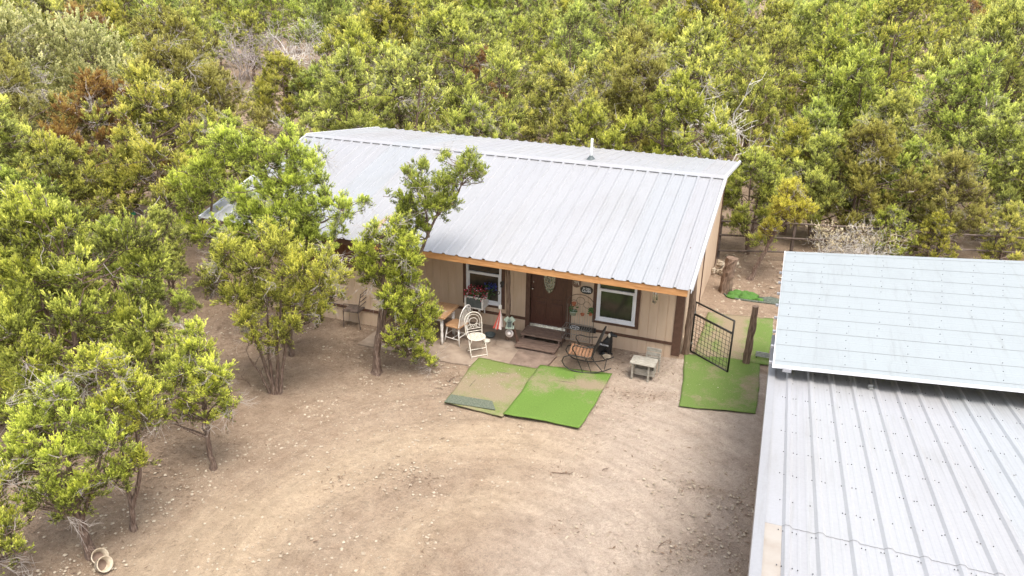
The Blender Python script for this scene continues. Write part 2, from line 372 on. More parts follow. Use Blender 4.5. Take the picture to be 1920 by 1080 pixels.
# side of the tree line: the wooded side is up-left
def side_of(X, Y):
    s = np.full(X.shape, 0.0); best = np.full(X.shape, 1e9)
    for (ax, ay), (bx, by) in zip(tree_line[:-1], tree_line[1:]):
        vx, vy = bx-ax, by-ay; tt = np.clip(((X-ax)*vx+(Y-ay)*vy)/(vx*vx+vy*vy), 0, 1)
        d = np.hypot(X-ax-tt*vx, Y-ay-tt*vy); c = vx*(Y-ay)-vy*(X-ax)
        s = np.where(d < best, np.sign(c), s); best = np.minimum(best, d)
    return s
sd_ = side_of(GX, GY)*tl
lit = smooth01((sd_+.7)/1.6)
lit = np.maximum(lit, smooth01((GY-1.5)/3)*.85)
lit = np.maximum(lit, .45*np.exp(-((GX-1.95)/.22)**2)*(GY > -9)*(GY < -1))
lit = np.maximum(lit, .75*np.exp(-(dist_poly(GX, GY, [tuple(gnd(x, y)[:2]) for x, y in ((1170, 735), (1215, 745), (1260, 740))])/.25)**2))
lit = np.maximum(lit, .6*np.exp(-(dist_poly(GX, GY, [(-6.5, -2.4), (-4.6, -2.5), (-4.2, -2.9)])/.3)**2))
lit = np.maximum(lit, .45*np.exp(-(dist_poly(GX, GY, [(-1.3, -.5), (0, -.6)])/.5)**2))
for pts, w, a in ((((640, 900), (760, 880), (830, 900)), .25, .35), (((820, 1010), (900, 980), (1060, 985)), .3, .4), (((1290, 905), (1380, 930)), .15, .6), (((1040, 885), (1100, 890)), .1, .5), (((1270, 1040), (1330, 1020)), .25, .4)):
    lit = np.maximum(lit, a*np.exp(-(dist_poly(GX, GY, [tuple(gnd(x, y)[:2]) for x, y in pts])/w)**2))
lane = dist_poly(GX, GY, [tuple(gnd(x, y)[:2]) for x, y in ((215, 400), (300, 345), (440, 330))])
lit = lit*(1-.8*np.exp(-(lane/1.5)**2))
far_clear = dist_poly(GX, GY, [tuple(gnd(x, y)[:2]) for x, y in ((1640, 105), (1720, 95))]); lit = lit*(1-.85*np.exp(-(far_clear/3)**2))
gr = smooth01((GX+2.4)/2.4)*smooth01((2.4-GX)/.6)*(GY < 0)*.8
cA = np.array(arc1); AA = np.c_[2*cA, np.ones(len(cA))]; sol = np.linalg.lstsq(AA, (cA**2).sum(1), rcond=None)[0]      # circle the vehicle tracks follow
rad_ = np.hypot(GX-sol[0], GY-sol[1]); ang_ = np.arctan2(GY-sol[1], GX-sol[0]); print('circle', sol[:2], rad_.min())
for nm, arr in (('rad', np.clip(rad_, 0, 60)), ('ang', ang_), ('litter', lit), ('track', np.clip(tr, 0, 1)), ('grey', gr)):
    a = me.attributes.new(nm, 'FLOAT', 'POINT'); a.data.foreach_set('value', np.ascontiguousarray(arr.reshape(-1), dtype=np.float32))
ground = bpy.data.objects.new('ground', me); C.objects.link(ground); tag(ground, kind='structure')
def lit_at(x, y):
    i = np.clip(np.searchsorted(gx_, x), 0, nx-1); j = np.clip(np.searchsorted(gy_, y), 0, ny-1); return lit[i, j]

def quad_mesh(name, V, mats, smooth=False, col=None, mi=None):
    """V: (n,k,3) independent k-gons"""
    n, k = V.shape[:2]; me = bpy.data.meshes.new(name)
    me.vertices.add(n*k); me.vertices.foreach_set('co', np.ascontiguousarray(V.reshape(-1), dtype=np.float32))
    me.loops.add(n*k); me.loops.foreach_set('vertex_index', np.arange(n*k, dtype=np.int32))
    me.polygons.add(n); me.polygons.foreach_set('loop_start', np.arange(0, n*k, k, dtype=np.int32))
    try: me.polygons.foreach_set('loop_total', np.full(n, k, dtype=np.int32))
    except Exception: pass
    for q in (mats if isinstance(mats, (list, tuple)) else [mats]): me.materials.append(q)
    if mi is not None: me.polygons.foreach_set('material_index', mi.astype(np.int32))
    if col is not None:
        a = me.attributes.new('Col', 'FLOAT', 'POINT'); a.data.foreach_set('value', np.ascontiguousarray(col.reshape(-1), dtype=np.float32))
    me.update(); me.validate(); return me

# small stones and twigs strewn on the dirt (nobody could count them)
def scatter_stones(n, seed, sampler, smin, smax, mat, name):
    r = np.random.RandomState(seed); P = sampler(r, n); n = len(P)
    oct_ = np.array([[1, 0, 0], [0, 1, 0], [-1, 0, 0], [0, -1, 0], [0, 0, 1], [0, 0, -1]], float)
    fc = np.array([[0, 1, 4], [1, 2, 4], [2, 3, 4], [3, 0, 4], [1, 0, 5], [2, 1, 5], [3, 2, 5], [0, 3, 5]])
    sz = smin+(smax-smin)*r.rand(n)**9
    V = oct_[None]*sz[:, None, None]*(1+.5*(r.rand(n, 6, 3)-.5)); V[..., 2] *= .6
    a = r.rand(n)*6.28; ca, sa = np.cos(a), np.sin(a); X = V[..., 0]*ca[:, None]-V[..., 1]*sa[:, None]; Y = V[..., 0]*sa[:, None]+V[..., 1]*ca[:, None]
    V = np.stack([X+P[:, 0:1], Y+P[:, 1:2], V[..., 2]+P[:, 2:3]+sz[:, None]*.25], -1)
    me = quad_mesh(name, V[:, fc].reshape(-1, 3, 3), mat); o = bpy.data.objects.new(name, me); C.objects.link(o); return o
def yard_sampler(r, n):
    out = []
    while len(out) < n:
        x = r.uniform(-13.5, 2.1, 4000); y = r.uniform(-12.5, 3.0, 4000); l = lit_at(x, y)
        hx = (x > -11.4) & (x < 0) & (y > -.02); hx |= (x < -7) & (x > -11.4) & (y > -1.1)
        clump = .5+.5*np.sin(x*2.1+1.3*np.sin(y*1.7))*np.sin(y*2.6+1.1*np.sin(x*1.3))
        p = (.16+.9*np.exp(-((l-.45)/.35)**2))*(.25+clump)
        k = (r.rand(4000) < p*.7) & ~hx
        for a, b in zip(x[k], y[k]): out.append((a, b, 0.0))
    return np.array(out[:n])
o = scatter_stones(36000, 3, yard_sampler, .0035, .036, M['stone'], 'gravel'); tag(o, 'small pale limestone chips strewn over the bare dirt yard', 'gravel', kind='stuff')
def side_sampler(r, n):
    x = np.concatenate([r.uniform(.1, 2.0, n//2), r.normal(.35, .35, n-n//2)]); y = np.concatenate([r.uniform(.6, 8, n//2), r.uniform(-1.4, 5, n-n//2)])
    x = np.abs(x)+.02; return np.stack([x, y, 0*x], -1)
o = scatter_stones(1500, 8, side_sampler, .01, .06, M['stone'], 'rubble'); tag(o, 'pale limestone rubble along the right end wall of the house', 'rubble', kind='stuff')
M['litter_leaf'] = mat_noisy('leaf_litter', (.10, .06, .04), (.30, .21, .14), 40, .95, world=True)
def litter():
    r = np.random.RandomState(9); P = []
    while len(P) < 60000:
        x = r.uniform(-15, 2.2, 6000); y = r.uniform(-12.5, 9, 6000); l = lit_at(x, y)
        k = (r.rand(6000) < np.clip(l*.8+.03, 0, 1)) & ~((x > -11.4) & (x < 0) & (y > 0) & (y < 6.6))
        P += list(zip(x[k], y[k]))
    P = np.array(P[:60000]); n = len(P); a = r.rand(n)*6.28; L = .006+.05*r.rand(n)**2.2; w = L*r.uniform(.1, .35, n)
    d = np.stack([np.cos(a), np.sin(a), r.uniform(-.1, .25, n)], -1); q = np.stack([-np.sin(a), np.cos(a), 0*a], -1)
    c = np.stack([P[:, 0], P[:, 1], np.full(n, .012)], -1)
    V = np.stack([c-d*L[:, None], c+q*w[:, None], c+d*L[:, None], c-q*w[:, None]], 1)
    me = quad_mesh('leaf_litter', V, M['litter_leaf']); o = bpy.data.objects.new('leaf_litter', me); C.objects.link(o)
    tag(o, 'brown dry twigs and juniper litter on the dirt under the trees', 'leaf litter', kind='stuff')
litter()

# ------------------------------------------------------------------ house
GXR = 0.2877; RS = .3048*1.037; NR = 38; XL = GXR-NR*RS
EY, EZ, RY, RZ, BY, BZ = -1.4847, 2.2925, 3.3275, 3.4735, 7.4269, 2.9687
HX0, HX1, HD = -11.4, 0.0, 6.63
house = thing('ranch_house', 'tan single-storey house with white ribbed metal roof and brown trim', 'house', (0, 0, 0))

def ribbed(name, mat, x0, nrib, pitch, P_of, rh=.031, minor=True, first=0, parent=None, thick=.004):
    """sheet whose profile runs along x; P_of(x, t, h) gives a point at x, t in 0..1 along the rib, h above the sheet"""
    xs = [];
    for k in range(nrib):
        b = x0+k*pitch
        xs += [(b-.046, 0), (b-.020, rh), (b+.020, rh), (b+.046, 0)]
        if k < nrib-1 and minor:
            for q in (1/3, 2/3):
                c = b+pitch*q; xs += [(c-.016, 0), (c-.007, rh*.07), (c+.007, rh*.07), (c+.016, 0)]
    return xs
def sheet(name, mat, xs, P_of, nt=2, parent=None):
    mb = MB(); n = len(xs)
    vs = [P_of(x, t/(nt-1), h) for t in range(nt) for x, h in xs]
    fs = [(t*n+i, t*n+i+1, (t+1)*n+i+1, (t+1)*n+i) for t in range(nt-1) for i in range(n-1)]
    mb.add(vs, fs); o = mb.build(name, mat, parent); m_ = o.modifiers.new('thick', 'SOLIDIFY'); m_.thickness = .003; m_.offset = -1
    return o
xs = ribbed('roof', None, XL, NR+1, RS, None)
def Pf(x, t, h): return (x, EY+(RY-EY)*t, EZ+(RZ-EZ)*t+h)
def Pb(x, t, h): return (x, RY+(BY-RY)*t, RZ+(BZ-RZ)*t+h)
rf = sheet('roof_slope', M['roof'], xs, Pf, 6, house); sheet('roof_slope', M['roof_back'], xs, Pb, 4, house)
sl = (RZ-EZ)/(RY-EY); sb = (RZ-BZ)/(BY-RY)
mb = MB(); zz = RZ+.036                                                    # ridge cap
prof = [(RY-.17, zz-.17*sl-.012), (RY-.165, zz-.165*sl), (RY-.02, zz), (RY+.02, zz), (RY+.22, zz-.22*sb), (RY+.225, zz-.225*sb-.012)]
for a, b in zip(prof[:-1], prof[1:]):
    mb.add([(XL-.04, a[0], a[1]), (GXR+.04, a[0], a[1]), (GXR+.04, b[0], b[1]), (XL-.04, b[0], b[1])], [(0, 1, 2, 3)])
mb.build('ridge_cap', M['roof_back'], house)
for X, w in ((GXR, .012), (XL, -.012)):                                    # gable edge trim
    mb = MB()
    for (ya, za, yb, zb) in ((EY, EZ, RY, RZ), (BY, BZ, RY, RZ)):
        mb.bar((X+w, ya, za-.03), (X+w, yb, zb-.03), .018, .06)
        mb.bar((X+w*.2, ya, za+.036), (X+w*.2, yb, zb+.038), .05, .006)
    mb.build('gable_trim', M['white'], house)
# fascia (raw pine) under the open eave, rafters, posts
mb = MB(); mb.bx(-7.1, GXR-.06, EY+.02, EY+.06, EZ-.155, EZ-.012); mb.build('fascia', M['fascia'], house, bevel=.004)
mb = MB(); mb.bx(XL+.05, -7.1, EY+.02, EY+.06, EZ-.14, EZ-.012); o = mb.build('fascia', M['trim'], house)
mb = MB()
x = GXR-.1
while x > XL: mb.bar((x, EY+.07, EZ-.085+.07*sl), (x, .4, EZ-.085+(.4-EY)*sl), .04, .13); x -= .61
mb.build('rafter', M['fascia'], house)
def rng_(s): return random.Random(s)
def log_mesh(pts, rad, seed, n=9, mat=None, name='post', parent=None):
    mb = MB(); r = rng_(seed); P = []; Rr = []
    for (a, b), (ra, rb) in zip(zip(pts[:-1], pts[1:]), zip(rad[:-1], rad[1:])):
        for k in range(5):
            t = k/5; P.append(Vector(a).lerp(Vector(b), t)+Vector((r.uniform(-.006, .006), r.uniform(-.006, .006), 0))); Rr.append(ra+(rb-ra)*t)
    P.append(Vector(pts[-1])); Rr.append(rad[-1]); mb.tube(P, Rr, n, rough=.16, rng=r)
    return mb.build(name, mat or M['log'], parent)
log_mesh([(.13, .30, -.05), (.15, .28, 1.2), (.13, .26, EZ+.36)], [.085, .075, .075], 3, parent=house)
log_mesh([(-3.86, -.68, -.05), (-3.84, -.7, 1.1), (-3.88, -.7, EZ+.13)], [.05, .052, .055], 5, 8, parent=house)

# walls: grooved sheet siding
def grooved(mb, a, b, z0, z1, nrm, off=0.0, pitch=.2032, m=None):
    """vertical grooved wall sheet from a to b (2D), facing nrm"""
    a = np.array(a, float); b = np.array(b, float); L = np.linalg.norm(b-a); d = (b-a)/L; nrm = np.array(nrm, float)
    pos = [0.0]; dep = [0.0]; k = pitch/2
    while k < L-.03:
        pos += [k-.009, k-.006, k+.006, k+.009]; dep += [0, .010, .010, 0]; k += pitch
    pos.append(L); dep.append(0.0)
    P = [a+d*p-nrm*(q) for p, q in zip(pos, dep)]
    top = z1 if callable(z1) else (lambda p: z1)
    vs = [(p[0], p[1], z0) for p in P]+[(p[0], p[1], top(p)) for p in P]; n = len(P)
    mb.add(vs, [(i, i+1, n+i+1, n+i) for i in range(n-1)], m)
WT = EZ+.28
def front_wall_top(p): return EZ-.03+(p[1]-EY)*sl
D_X0, D_X1, SZ = -3.55, -2.644, .2255
W2 = (-1.94, -1.034, .66, 2.16); W1 = (-5.19, -4.28, .60, 2.10)
mb = MB(); T0 = WT+.06
segs = [(-7.0, W1[0]), (W1[1], D_X0), (D_X1, W2[0]), (W2[1], 0.0)]
for a, b in segs: grooved(mb, (a, 0), (b, 0), .0, T0, (0, -1))
for w in (W1, W2):
    grooved(mb, (w[0], 0), (w[1], 0), .0, w[2], (0, -1)); grooved(mb, (w[0], 0), (w[1], 0), w[3], T0, (0, -1))
grooved(mb, (D_X0, 0), (D_X1, 0), 0, SZ-.03, (0, -1)); grooved(mb, (D_X0, 0), (D_X1, 0), SZ+2.03, T0, (0, -1))
mb.build('wall', M['siding'], house)
mb = MB(); grooved(mb, (0, 0), (0, HD), .0, lambda p: (EZ+(p[1]-EY)*sl if p[1] < RY else RZ-(p[1]-RY)*sb)-.02, (1, 0)); mb.build('wall', M['siding'], house)
mb = MB(); grooved(mb, (0, HD), (HX0, HD), .0, RZ-(HD-RY)*sb-.02, (0, 1)); mb.build('wall', M['siding'], house)
mb = MB(); grooved(mb, (HX0, HD), (HX0, -1.1), .0, lambda p: (EZ+(p[1]-EY)*sl if p[1] < RY else RZ-(p[1]-RY)*sb)-.02, (-1, 0)); mb.build('wall', M['siding'], house)
YB = -1.1
mb = MB(); grooved(mb, (HX0, YB), (-7.0, YB), .0, 1.45, (0, -1)); grooved(mb, (-7.0, YB), (-7.0, 0), .0, T0, (1, 0))
mb.build('wall', M['siding'], house)
mb = MB(); grooved(mb, (HX0, YB-.012), (-7.0, YB-.012), 1.40, EZ+.05, (0, -1)); mb.build('wall_panel', M['rust_wall'], house)
# trim boards
def trim_board(*b):
    mb = MB(); mb.bx(*b); return mb.build('trim_board', M['trim'], house, bevel=.003)
trim_board(-.16, .022, -.022, 0.0, .08, WT+.02); trim_board(.0022, .024, .002, .14, .08, WT+.1)      # corner boards
trim_board(-7.0, D_X0-.11, -.020, -.001, .33, .40); trim_board(D_X1+.11, -.162, -.020, -.001, .33, .40)  # belt band
trim_board(HX0, -7.0, YB-.02, YB-.001, .36, .43)
trim_board(.002, .024, 1.05, 1.22, .0, 2.72); trim_board(.002, .024, HD-.1, HD, .0, 2.9); trim_board(.002, .02, 3.2, 3.3, .0, 3.2)
mb = MB(); mb.bx(.0, .014, .14, 1.05, .0, .30); mb.build('skirting', M['siding_low'], house)

def window(w, name='window'):
    x0, x1, z0, z1 = w; mb = MB(); t = .085
    fr = bpy.data.objects.new(name, None); C.objects.link(fr); fr.parent = house
    mb.bx(x0-t, x0, -.024, -.001, z0-t, z1+t); mb.bx(x1, x1+t, -.024, -.001, z0-t, z1+t); mb.bx(x0, x1, -.024, -.001, z0-t, z0); mb.bx(x0, x1, -.024, -.001, z1, z1+t)
    mb.build('casing', M['trim'], fr)
    mb = MB(); f = .055
    mb.bx(x0, x0+f, -.035, .05, z0, z1); mb.bx(x1-f, x1, -.035, .05, z0, z1); mb.bx(x0+f, x1-f, -.035, .05, z0, z0+f); mb.bx(x0+f, x1-f, -.035, .05, z1-f, z1)
    mb.bx(x0-.01, x1+.01, -.055, -.0355, z0-.012, z0+.018); mb.build('frame', M['white'], fr, bevel=.003)
    zm = (z0+z1)/2
    mb = MB(); mb.bx(x0+f, x1-f, -.022, .02, zm-.03, zm+.03); mb.bx(x0+f, x0+f+.03, -.018, .02, z0+f, zm-.03); mb.bx(x1-f-.03, x1-f, -.018, .02, z0+f, zm-.03); mb.bx(x0+f+.03, x1-f-.03, -.018, .02, z0+f, z0+f+.03)
    mb.build('sash', M['white'], fr, bevel=.003)
    mb = MB(); mb.bx(x0+f, x1-f, .0, .006, z0+f, zm); mb.bx(x0+f, x1-f, .022, .028, zm, z1-f); mb.build('pane', M['glass'], fr)
    return fr
w1 = window(W1); w2 = window(W2)

# door
dr = bpy.data.objects.new('front_door', None); C.objects.link(dr); dr.parent = house
mb = MB(); t = .11; zt = SZ+2.03
mb.bx(D_X0-t, D_X0, -.03, .0, SZ-.15, zt+t); mb.bx(D_X1, D_X1+t, -.03, 0, SZ-.15, zt+t); mb.bx(D_X0, D_X1, -.03, 0, zt, zt+t); mb.build('door_casing', M['trim'], dr, bevel=.003)
mb = MB(); mb.bx(D_X0, D_X1, .03, .07, SZ+.02, zt)
xc = (D_X0+D_X1)/2
for sx in (-1, 1):                                              # raised lower panels
    mb.bx(xc+sx*.2-.14, xc+sx*.2+.14, .012, .03, SZ+.20, SZ+.62, taper=.0); mb.bx(xc+sx*.2-.10, xc+sx*.2+.10, .004, .012, SZ+.24, SZ+.58)
mb.bx(xc-.33, xc+.33, .018, .03, SZ+.72, SZ+.735)
mb.build('door_leaf', M['door'], dr, bevel=.004)
oz, orx, orz = SZ+1.33, .165, .46
mb = MB(); n = 28
ring = [(xc+math.cos(a)*orx, oz+math.sin(a)*orz) for a in [2*PI*k/n for k in range(n)]]
mb.add([(x, .022, z) for x, z in ring], [tuple(range(n))]); mb.build('oval_glass', M['leaded'], dr)
mb = MB(); mb.tube([(x, .022, z) for x, z in ring], .016, 6, closed=True); mb.build('oval_moulding', M['trim'], dr)
mb = MB()
for s_ in (.72, .42): mb.tube([(xc+math.cos(2*PI*k/n)*orx*s_, .018, oz+math.sin(2*PI*k/n)*orz*s_) for k in range(n)], .005, 4, closed=True)
for k in range(-3, 4): mb.tube([(xc-orx*.9*math.cos(k*.35), .018, oz+k*.12), (xc, .018, oz+k*.12-.09), (xc+orx*.9*math.cos(k*.35), .018, oz+k*.12)], .004, 4)
mb.build('lead_came', M['chrome'], dr)
mb = MB(); mb.tube([(D_X0+.06, .03, SZ+.95), (D_X0+.06, -.01, SZ+.95)], .012, 8); mb.lathe([(.0, -.028), (.024, -.02), (.028, 0), (.02, .02), (0, .026)], 10, c=(D_X0+.06, -.03, SZ+.95)); mb.build('door_knob', M['chrome'], dr, True); mb = MB(); mb.tube([(D_X0+.06, .03, SZ+1.1), (D_X0+.06, .012, SZ+1.1)], .022, 10); mb.build('deadbolt', M['chrome'], dr, True)
mb = MB(); mb.bx(D_X0-.01, D_X1+.01, -.05, .03, SZ-.02, SZ+.012); mb.bx(D_X0, D_X1, .0, .028, SZ+.013, SZ+.05); mb.build('threshold', M['chrome'], dr, bevel=.003)
# vent pipe on back slope
vp = at_y(1106, 289, 3.9); VX = float(vp[0]); VY = 4.05; VZ = RZ-(VY-RY)*sb
pv = bpy.data.objects.new('vent_pipe', None); C.objects.link(pv); pv.parent = house
mb = MB(); mb.tube([(VX, VY, VZ-.1), (VX, VY, VZ+.58)], .031, 12); mb.build('pipe', M['pvc'], pv, True)
mb = MB(); mb.lathe([(.13, .0), (.12, .02), (.06, .09), (.045, .12)], 14, c=(VX, VY, VZ)); mb.build('pipe_boot', M['rubber'], pv)

# entry steps
st = thing('entry_steps', 'two weathered brown plank steps below the front door', 'steps', (-3.1, 0, 0))
def step_part(nm, x0, x1, y0, y1, z, n):
    mb = MB(); w = (y1-y0)/n
    for k in range(n): mb.bx(x0, x1, y0+k*w+.004, y0+(k+1)*w-.004, z-.035, z)
    mb.build(nm, M['step'], st, bevel=.004)
step_part('step_tread', -.5, .5, -.52, -.03, .215, 3); step_part('step_tread', -.47, .49, -.98, -.535, .12, 3)
for x in (-.44, .44): mb = MB(); mb.bx(x-.02, x+.02, -.50, -.04, 0, .179); mb.bx(x-.02, x+.02, -.95, -.501, 0, .084); mb.build('stringer', M['step'], st)

# concrete slabs
def slab(name, pts, z, mat, label, cat='slab'):
    mb = MB(); c = np.mean(pts, 0); mb.prism([(float(p[0]-c[0]), float(p[1]-c[1])) for p in pts], -.05, z, 0)
    o = mb.build(name, mat); o.location = (float(c[0]), float(c[1]), 0); tag(o, label, cat); o['kind'] = 'structure'; return o
def G2(*pp): return [gnd(x, y)[:2] for x, y in pp]
o = slab('patio', [(-7.0, -2.13), (-4.62, -2.15), (-3.35, -1.95), (-3.3, 0), (-6.0, -.0), (-6.95, -1.05)], .03, M['concrete'], None)
o = slab('path', G2((975, 655), (955, 684), (1018, 697), (1044, 670)), .045, M['concrete_dark'], None)
mb = MB(); r = rng_(4); mb.blob((0, 0, .015), (.27, .24, .07), r, jit=.08, seg=(16, 6)); o = mb.build('concrete_footing', M['concrete'], None, True); o.location = (-3.86, -.8, 0)
tag(o, 'rounded concrete footing around the thin porch post', 'footing')

# ------------------------------------------------------------------ turf mats
def mat_quad(name, c, mats, z, label, group=None, nu=26, nv=26, dirt=None, amp=.006, seed=1, wob=.012):
    rs_ = np.random.RandomState(seed); c = [np.array(p, float) for p in c]; cc = sum(c)/4
    mb = MB(); vs = []; dv = []
    ph = rs_.rand(8)*6
    for i in range(nu+1):
        for j in range(nv+1):
            u, v = i/nu, j/nv; p = c[0]*(1-u)*(1-v)+c[1]*u*(1-v)+c[2]*u*v+c[3]*(1-u)*v
            e = wob*(math.sin(u*9+ph[0])+math.sin(v*7+ph[1])+.5*math.sin(u*23+ph[2])+.5*math.sin(v*19+ph[3]))
            h = z+amp*(1+math.sin(u*8+v*5+ph[4]))+amp*(1+math.sin(v*11-u*3+ph[5]))
            vs.append((p[0]-cc[0]+e, p[1]-cc[1]-e*.7, h)); dv.append(dirt(u, v) if dirt else 0)
    fs = [(i*(nv+1)+j, (i+1)*(nv+1)+j, (i+1)*(nv+1)+j+1, i*(nv+1)+j+1) for i in range(nu) for j in range(nv)]
    mb.add(vs, fs); o = mb.build(name, mats, None, True); o.location = (cc[0], cc[1], 0)
    a = o.data.attributes.new('dirt', 'FLOAT', 'POINT'); a.data.foreach_set('value', dv)
    m_ = o.modifiers.new('thick', 'SOLIDIFY'); m_.thickness = .012; m_.offset = -1
    tag(o, label, 'turf mat', group); return o
q = G2((941, 785), (833, 757), (897, 673), (1026, 698))
# order: c0 front right, c1 front left, c2 back left, c3 back right
mat_quad('turf_mat', q, M['turf_old'], .022, 'dusty faded green turf mat with its front edge folded under, left of the bright one', 'turf mats in the yard', dirt=lambda u, v: .42*math.exp(-((v-.42)/.3)**2)-.25*(v > .78)-.05, seed=2)
f = G2((836, 760), (930, 772), (925, 762), (843, 750))
mb = MB(); mb.tube([(float(p[0]), float(p[1]), .045) for p in G2((837, 757), (870, 763), (900, 767), (928, 772))], [.022, .03, .03, .022], 8)
fa = G2((833, 759), (929, 774), (923, 757), (846, 744)); mb.add([(float(p[0]), float(p[1]), z) for p, z in zip(fa, (.068, .07, .066, .062))], [(0, 1, 2, 3)])
o = mb.build('folded_edge', M['turf_back'], None); bpy.context.view_layer.update()
tm = [x for x in C.objects if x.name == 'turf_mat'][0]; o.parent = tm; o.location = -tm.location
q = G2((1085, 808), (945, 783), (1014, 690), (1147, 707))
mat_quad('turf_mat', q, M['turf'], .050, 'bright green turf mat lying in front of the rocking chair', 'turf mats in the yard', dirt=lambda u, v: .55*math.exp(-((v-.72)/.14)**2)*(1-u*.1)+.25*math.exp(-((v-.55)/.2)**2-((u-.75)/.25)**2)-.2*(v < .4), seed=5, amp=.008)
q = G2((1417, 779), (1274, 766), (1284, 666), (1425, 683))
mat_quad('turf_mat', q, M['turf_gate'], .022, 'green turf mat under the open mesh gate', 'turf mats in the yard', dirt=lambda u, v: .35*math.exp(-((u-.12)/.2)**2-((v-.5)/.3)**2)-.08, seed=7)
q = G2((1440, 688), (1300, 668), (1327, 588), (1450, 600))
mat_quad('turf_mat', q, M['turf_gate'], .018, 'worn green turf mat behind the gate beside the log post', 'turf mats in the yard', dirt=lambda u, v: .6*math.exp(-((u-.55)/.28)**2)-.05+.25*(u > .8), seed=9)

def mat_sampler(r, n):
    A = []
    for (u0, v0, su, sv, k) in ((905, 712, 55, 14, .45), (975, 722, 40, 10, .2), (1070, 712, 40, 9, .25), (1350, 730, 50, 25, .1)):
        for _ in range(int(n*k)):
            q = gnd(u0+r.normal()*su, v0+r.normal()*sv); A.append((q[0], q[1], .052))
    return np.array(A)
o = scatter_stones(650, 5, mat_sampler, .005, .02, M['stone'], 'mat_gravel'); tag(o, 'small stones and grit scattered over the turf mats', 'gravel', kind='stuff')
M['seam'] = mat_noisy('seam_dark', (.05, .045, .03), (.12, .10, .06), 30, .95)  # dark brown strips along the mat seams and creases
def seam(px_pts, z, mat_obj, w=.012):
    P = [gnd(x, y) for x, y in px_pts]; r = rng_(int(px_pts[0][0])); Q = []
    for a, b in zip(P[:-1], P[1:]): Q += [a+(b-a)*k/6+np.array([r.uniform(-.01, .01), r.uniform(-.01, .01), 0]) for k in range(6)]
    Q.append(P[-1]); mb = MB(); mb.tube([(float(q[0])-mat_obj.location.x, float(q[1])-mat_obj.location.y, z) for q in Q], [w*r.uniform(.4, 1.1) for _ in Q], 5); mb.build('seam', M['seam'], mat_obj)
mats_ = sorted([o_ for o_ in C.objects if o_.name.startswith('turf_mat')], key=lambda o_: o_.name)
seam(((893, 694), (950, 703), (1006, 716)), .036, mats_[0]); seam(((905, 700), (890, 716), (868, 742)), .034, mats_[0], .007)
seam(((1000, 714), (1070, 722), (1122, 734)), .066, mats_[1], .009); seam(((1076, 708), (1080, 726)), .066, mats_[1], .006); seam(((1108, 752), (1118, 756)), .068, mats_[1], .009)
seam(((1300, 722), (1345, 716), (1352, 714)), .036, mats_[2], .006)
# green turf heap with netting edge
mp = gnd(1396, 558)
hp = thing('turf_heap', 'heap of deep green turf with dark netting behind the log gate post', 'turf', mp)
mb = MB(); r = rng_(3)
for k in range(16): mb.blob((r.uniform(-.42, .42), r.uniform(-.18, .2), .03), (r.uniform(.10, .2), r.uniform(.08, .14), r.uniform(.04, .14)), r, jit=.2, seg=(9, 5))
mb.build('turf', M['turf_deep'], hp, True)
mb = MB(); mb.tube([(-.55, .02, .03), (-.45, -.18, .03), (-.15, -.25, .03), (.25, -.25, .03), (.7, -.2, .03), (1.0, -.15, .03)], [.02, .03, .03, .035, .03, .02], 8, rough=.1, rng=r)
mb.blob((.72, .02, .03), (.38, .22, .04), r, jit=.15, seg=(12, 5)); mb.build('netting', M['net'], hp, True)

# ------------------------------------------------------------------ outbuilding (right)
P0 = np.array([1.98, -4.53, 2.5]); dv = ray(1488, 213); dv /= np.linalg.norm(dv); dv = np.array([dv[0], dv[1], dv[2]])
sv = np.array([dv[1], -dv[0], 0]); sv /= np.linalg.norm(sv); nv_ = np.cross(sv, dv); nv_ /= np.linalg.norm(nv_)
def LW(s, t, h=0.0): return tuple(P0+sv*s+dv*t+nv_*h)
def hitL(px, py):
    d = ray(px, py); p = CAMP+d*(((P0-CAMP)@nv_)/(d@nv_)); return (p-P0)@sv, (p-P0)@dv
shed = thing('metal_shed', 'low metal outbuilding whose ribbed white roof fills the right foreground', 'shed', (0, 0, 0))
s_r, _ = hitL(1476.5, 910); s_l, t_seam = hitL(1425, 974.5); PT = .2965
def low_profile(n):
    xs = [(.0, 0), (.05, 0)]; first = s_r
    while first-PT > .02: first -= PT
    for k in range(n):
        b = first+k*PT
        xs += [(b-.046, 0), (b-.016, .023), (b+.022, .023), (b+.052, 0)]
        for q in (.36, .64): c = b+PT*q; xs += [(c-.018, 0), (c-.009, .0022), (c+.009, .0022), (c+.018, 0)]
    return xs, first
xs, first = low_profile(27)
sheet('roof_sheet', M['roof_low'], xs, lambda x, t, h: LW(x, t_seam-.03+(1.6-t_seam)*t, h+.004), 5, shed)
sheet('roof_sheet', M['roof_low'], xs, lambda x, t, h: LW(x, -11.0+(t_seam+.12+11.0)*t, h-.003), 5, shed)
mb = MB(); mb.add([LW(.055, -11, .001), LW(first-.045, -11, .001), LW(first-.045, t_seam-.03, .001), LW(.055, t_seam-.03, .001)] if first > .15 else [LW(first+.05, -11, .001), LW(first+PT*.3, -11, .001), LW(first+PT*.3, t_seam-.03, .001), LW(first+.05, t_seam-.03, .001)], [(0, 1, 2, 3)])
mb.build('stained_strip', M['roof_tan'], shed)
mb = MB()                                                         # barge trim
mb.bar(LW(-.03, -11, -.05), LW(-.03, 1.6, -.05), .02, .16, up=tuple(nv_)); mb.bar(LW(0.01, -11, .03), LW(0.01, 1.6, .03), .10, .012, up=tuple(nv_)); mb.build('edge_trim', M['roof'], shed)
mb = MB(); r = rng_(8)                                             # screw rows
ts = -6.4
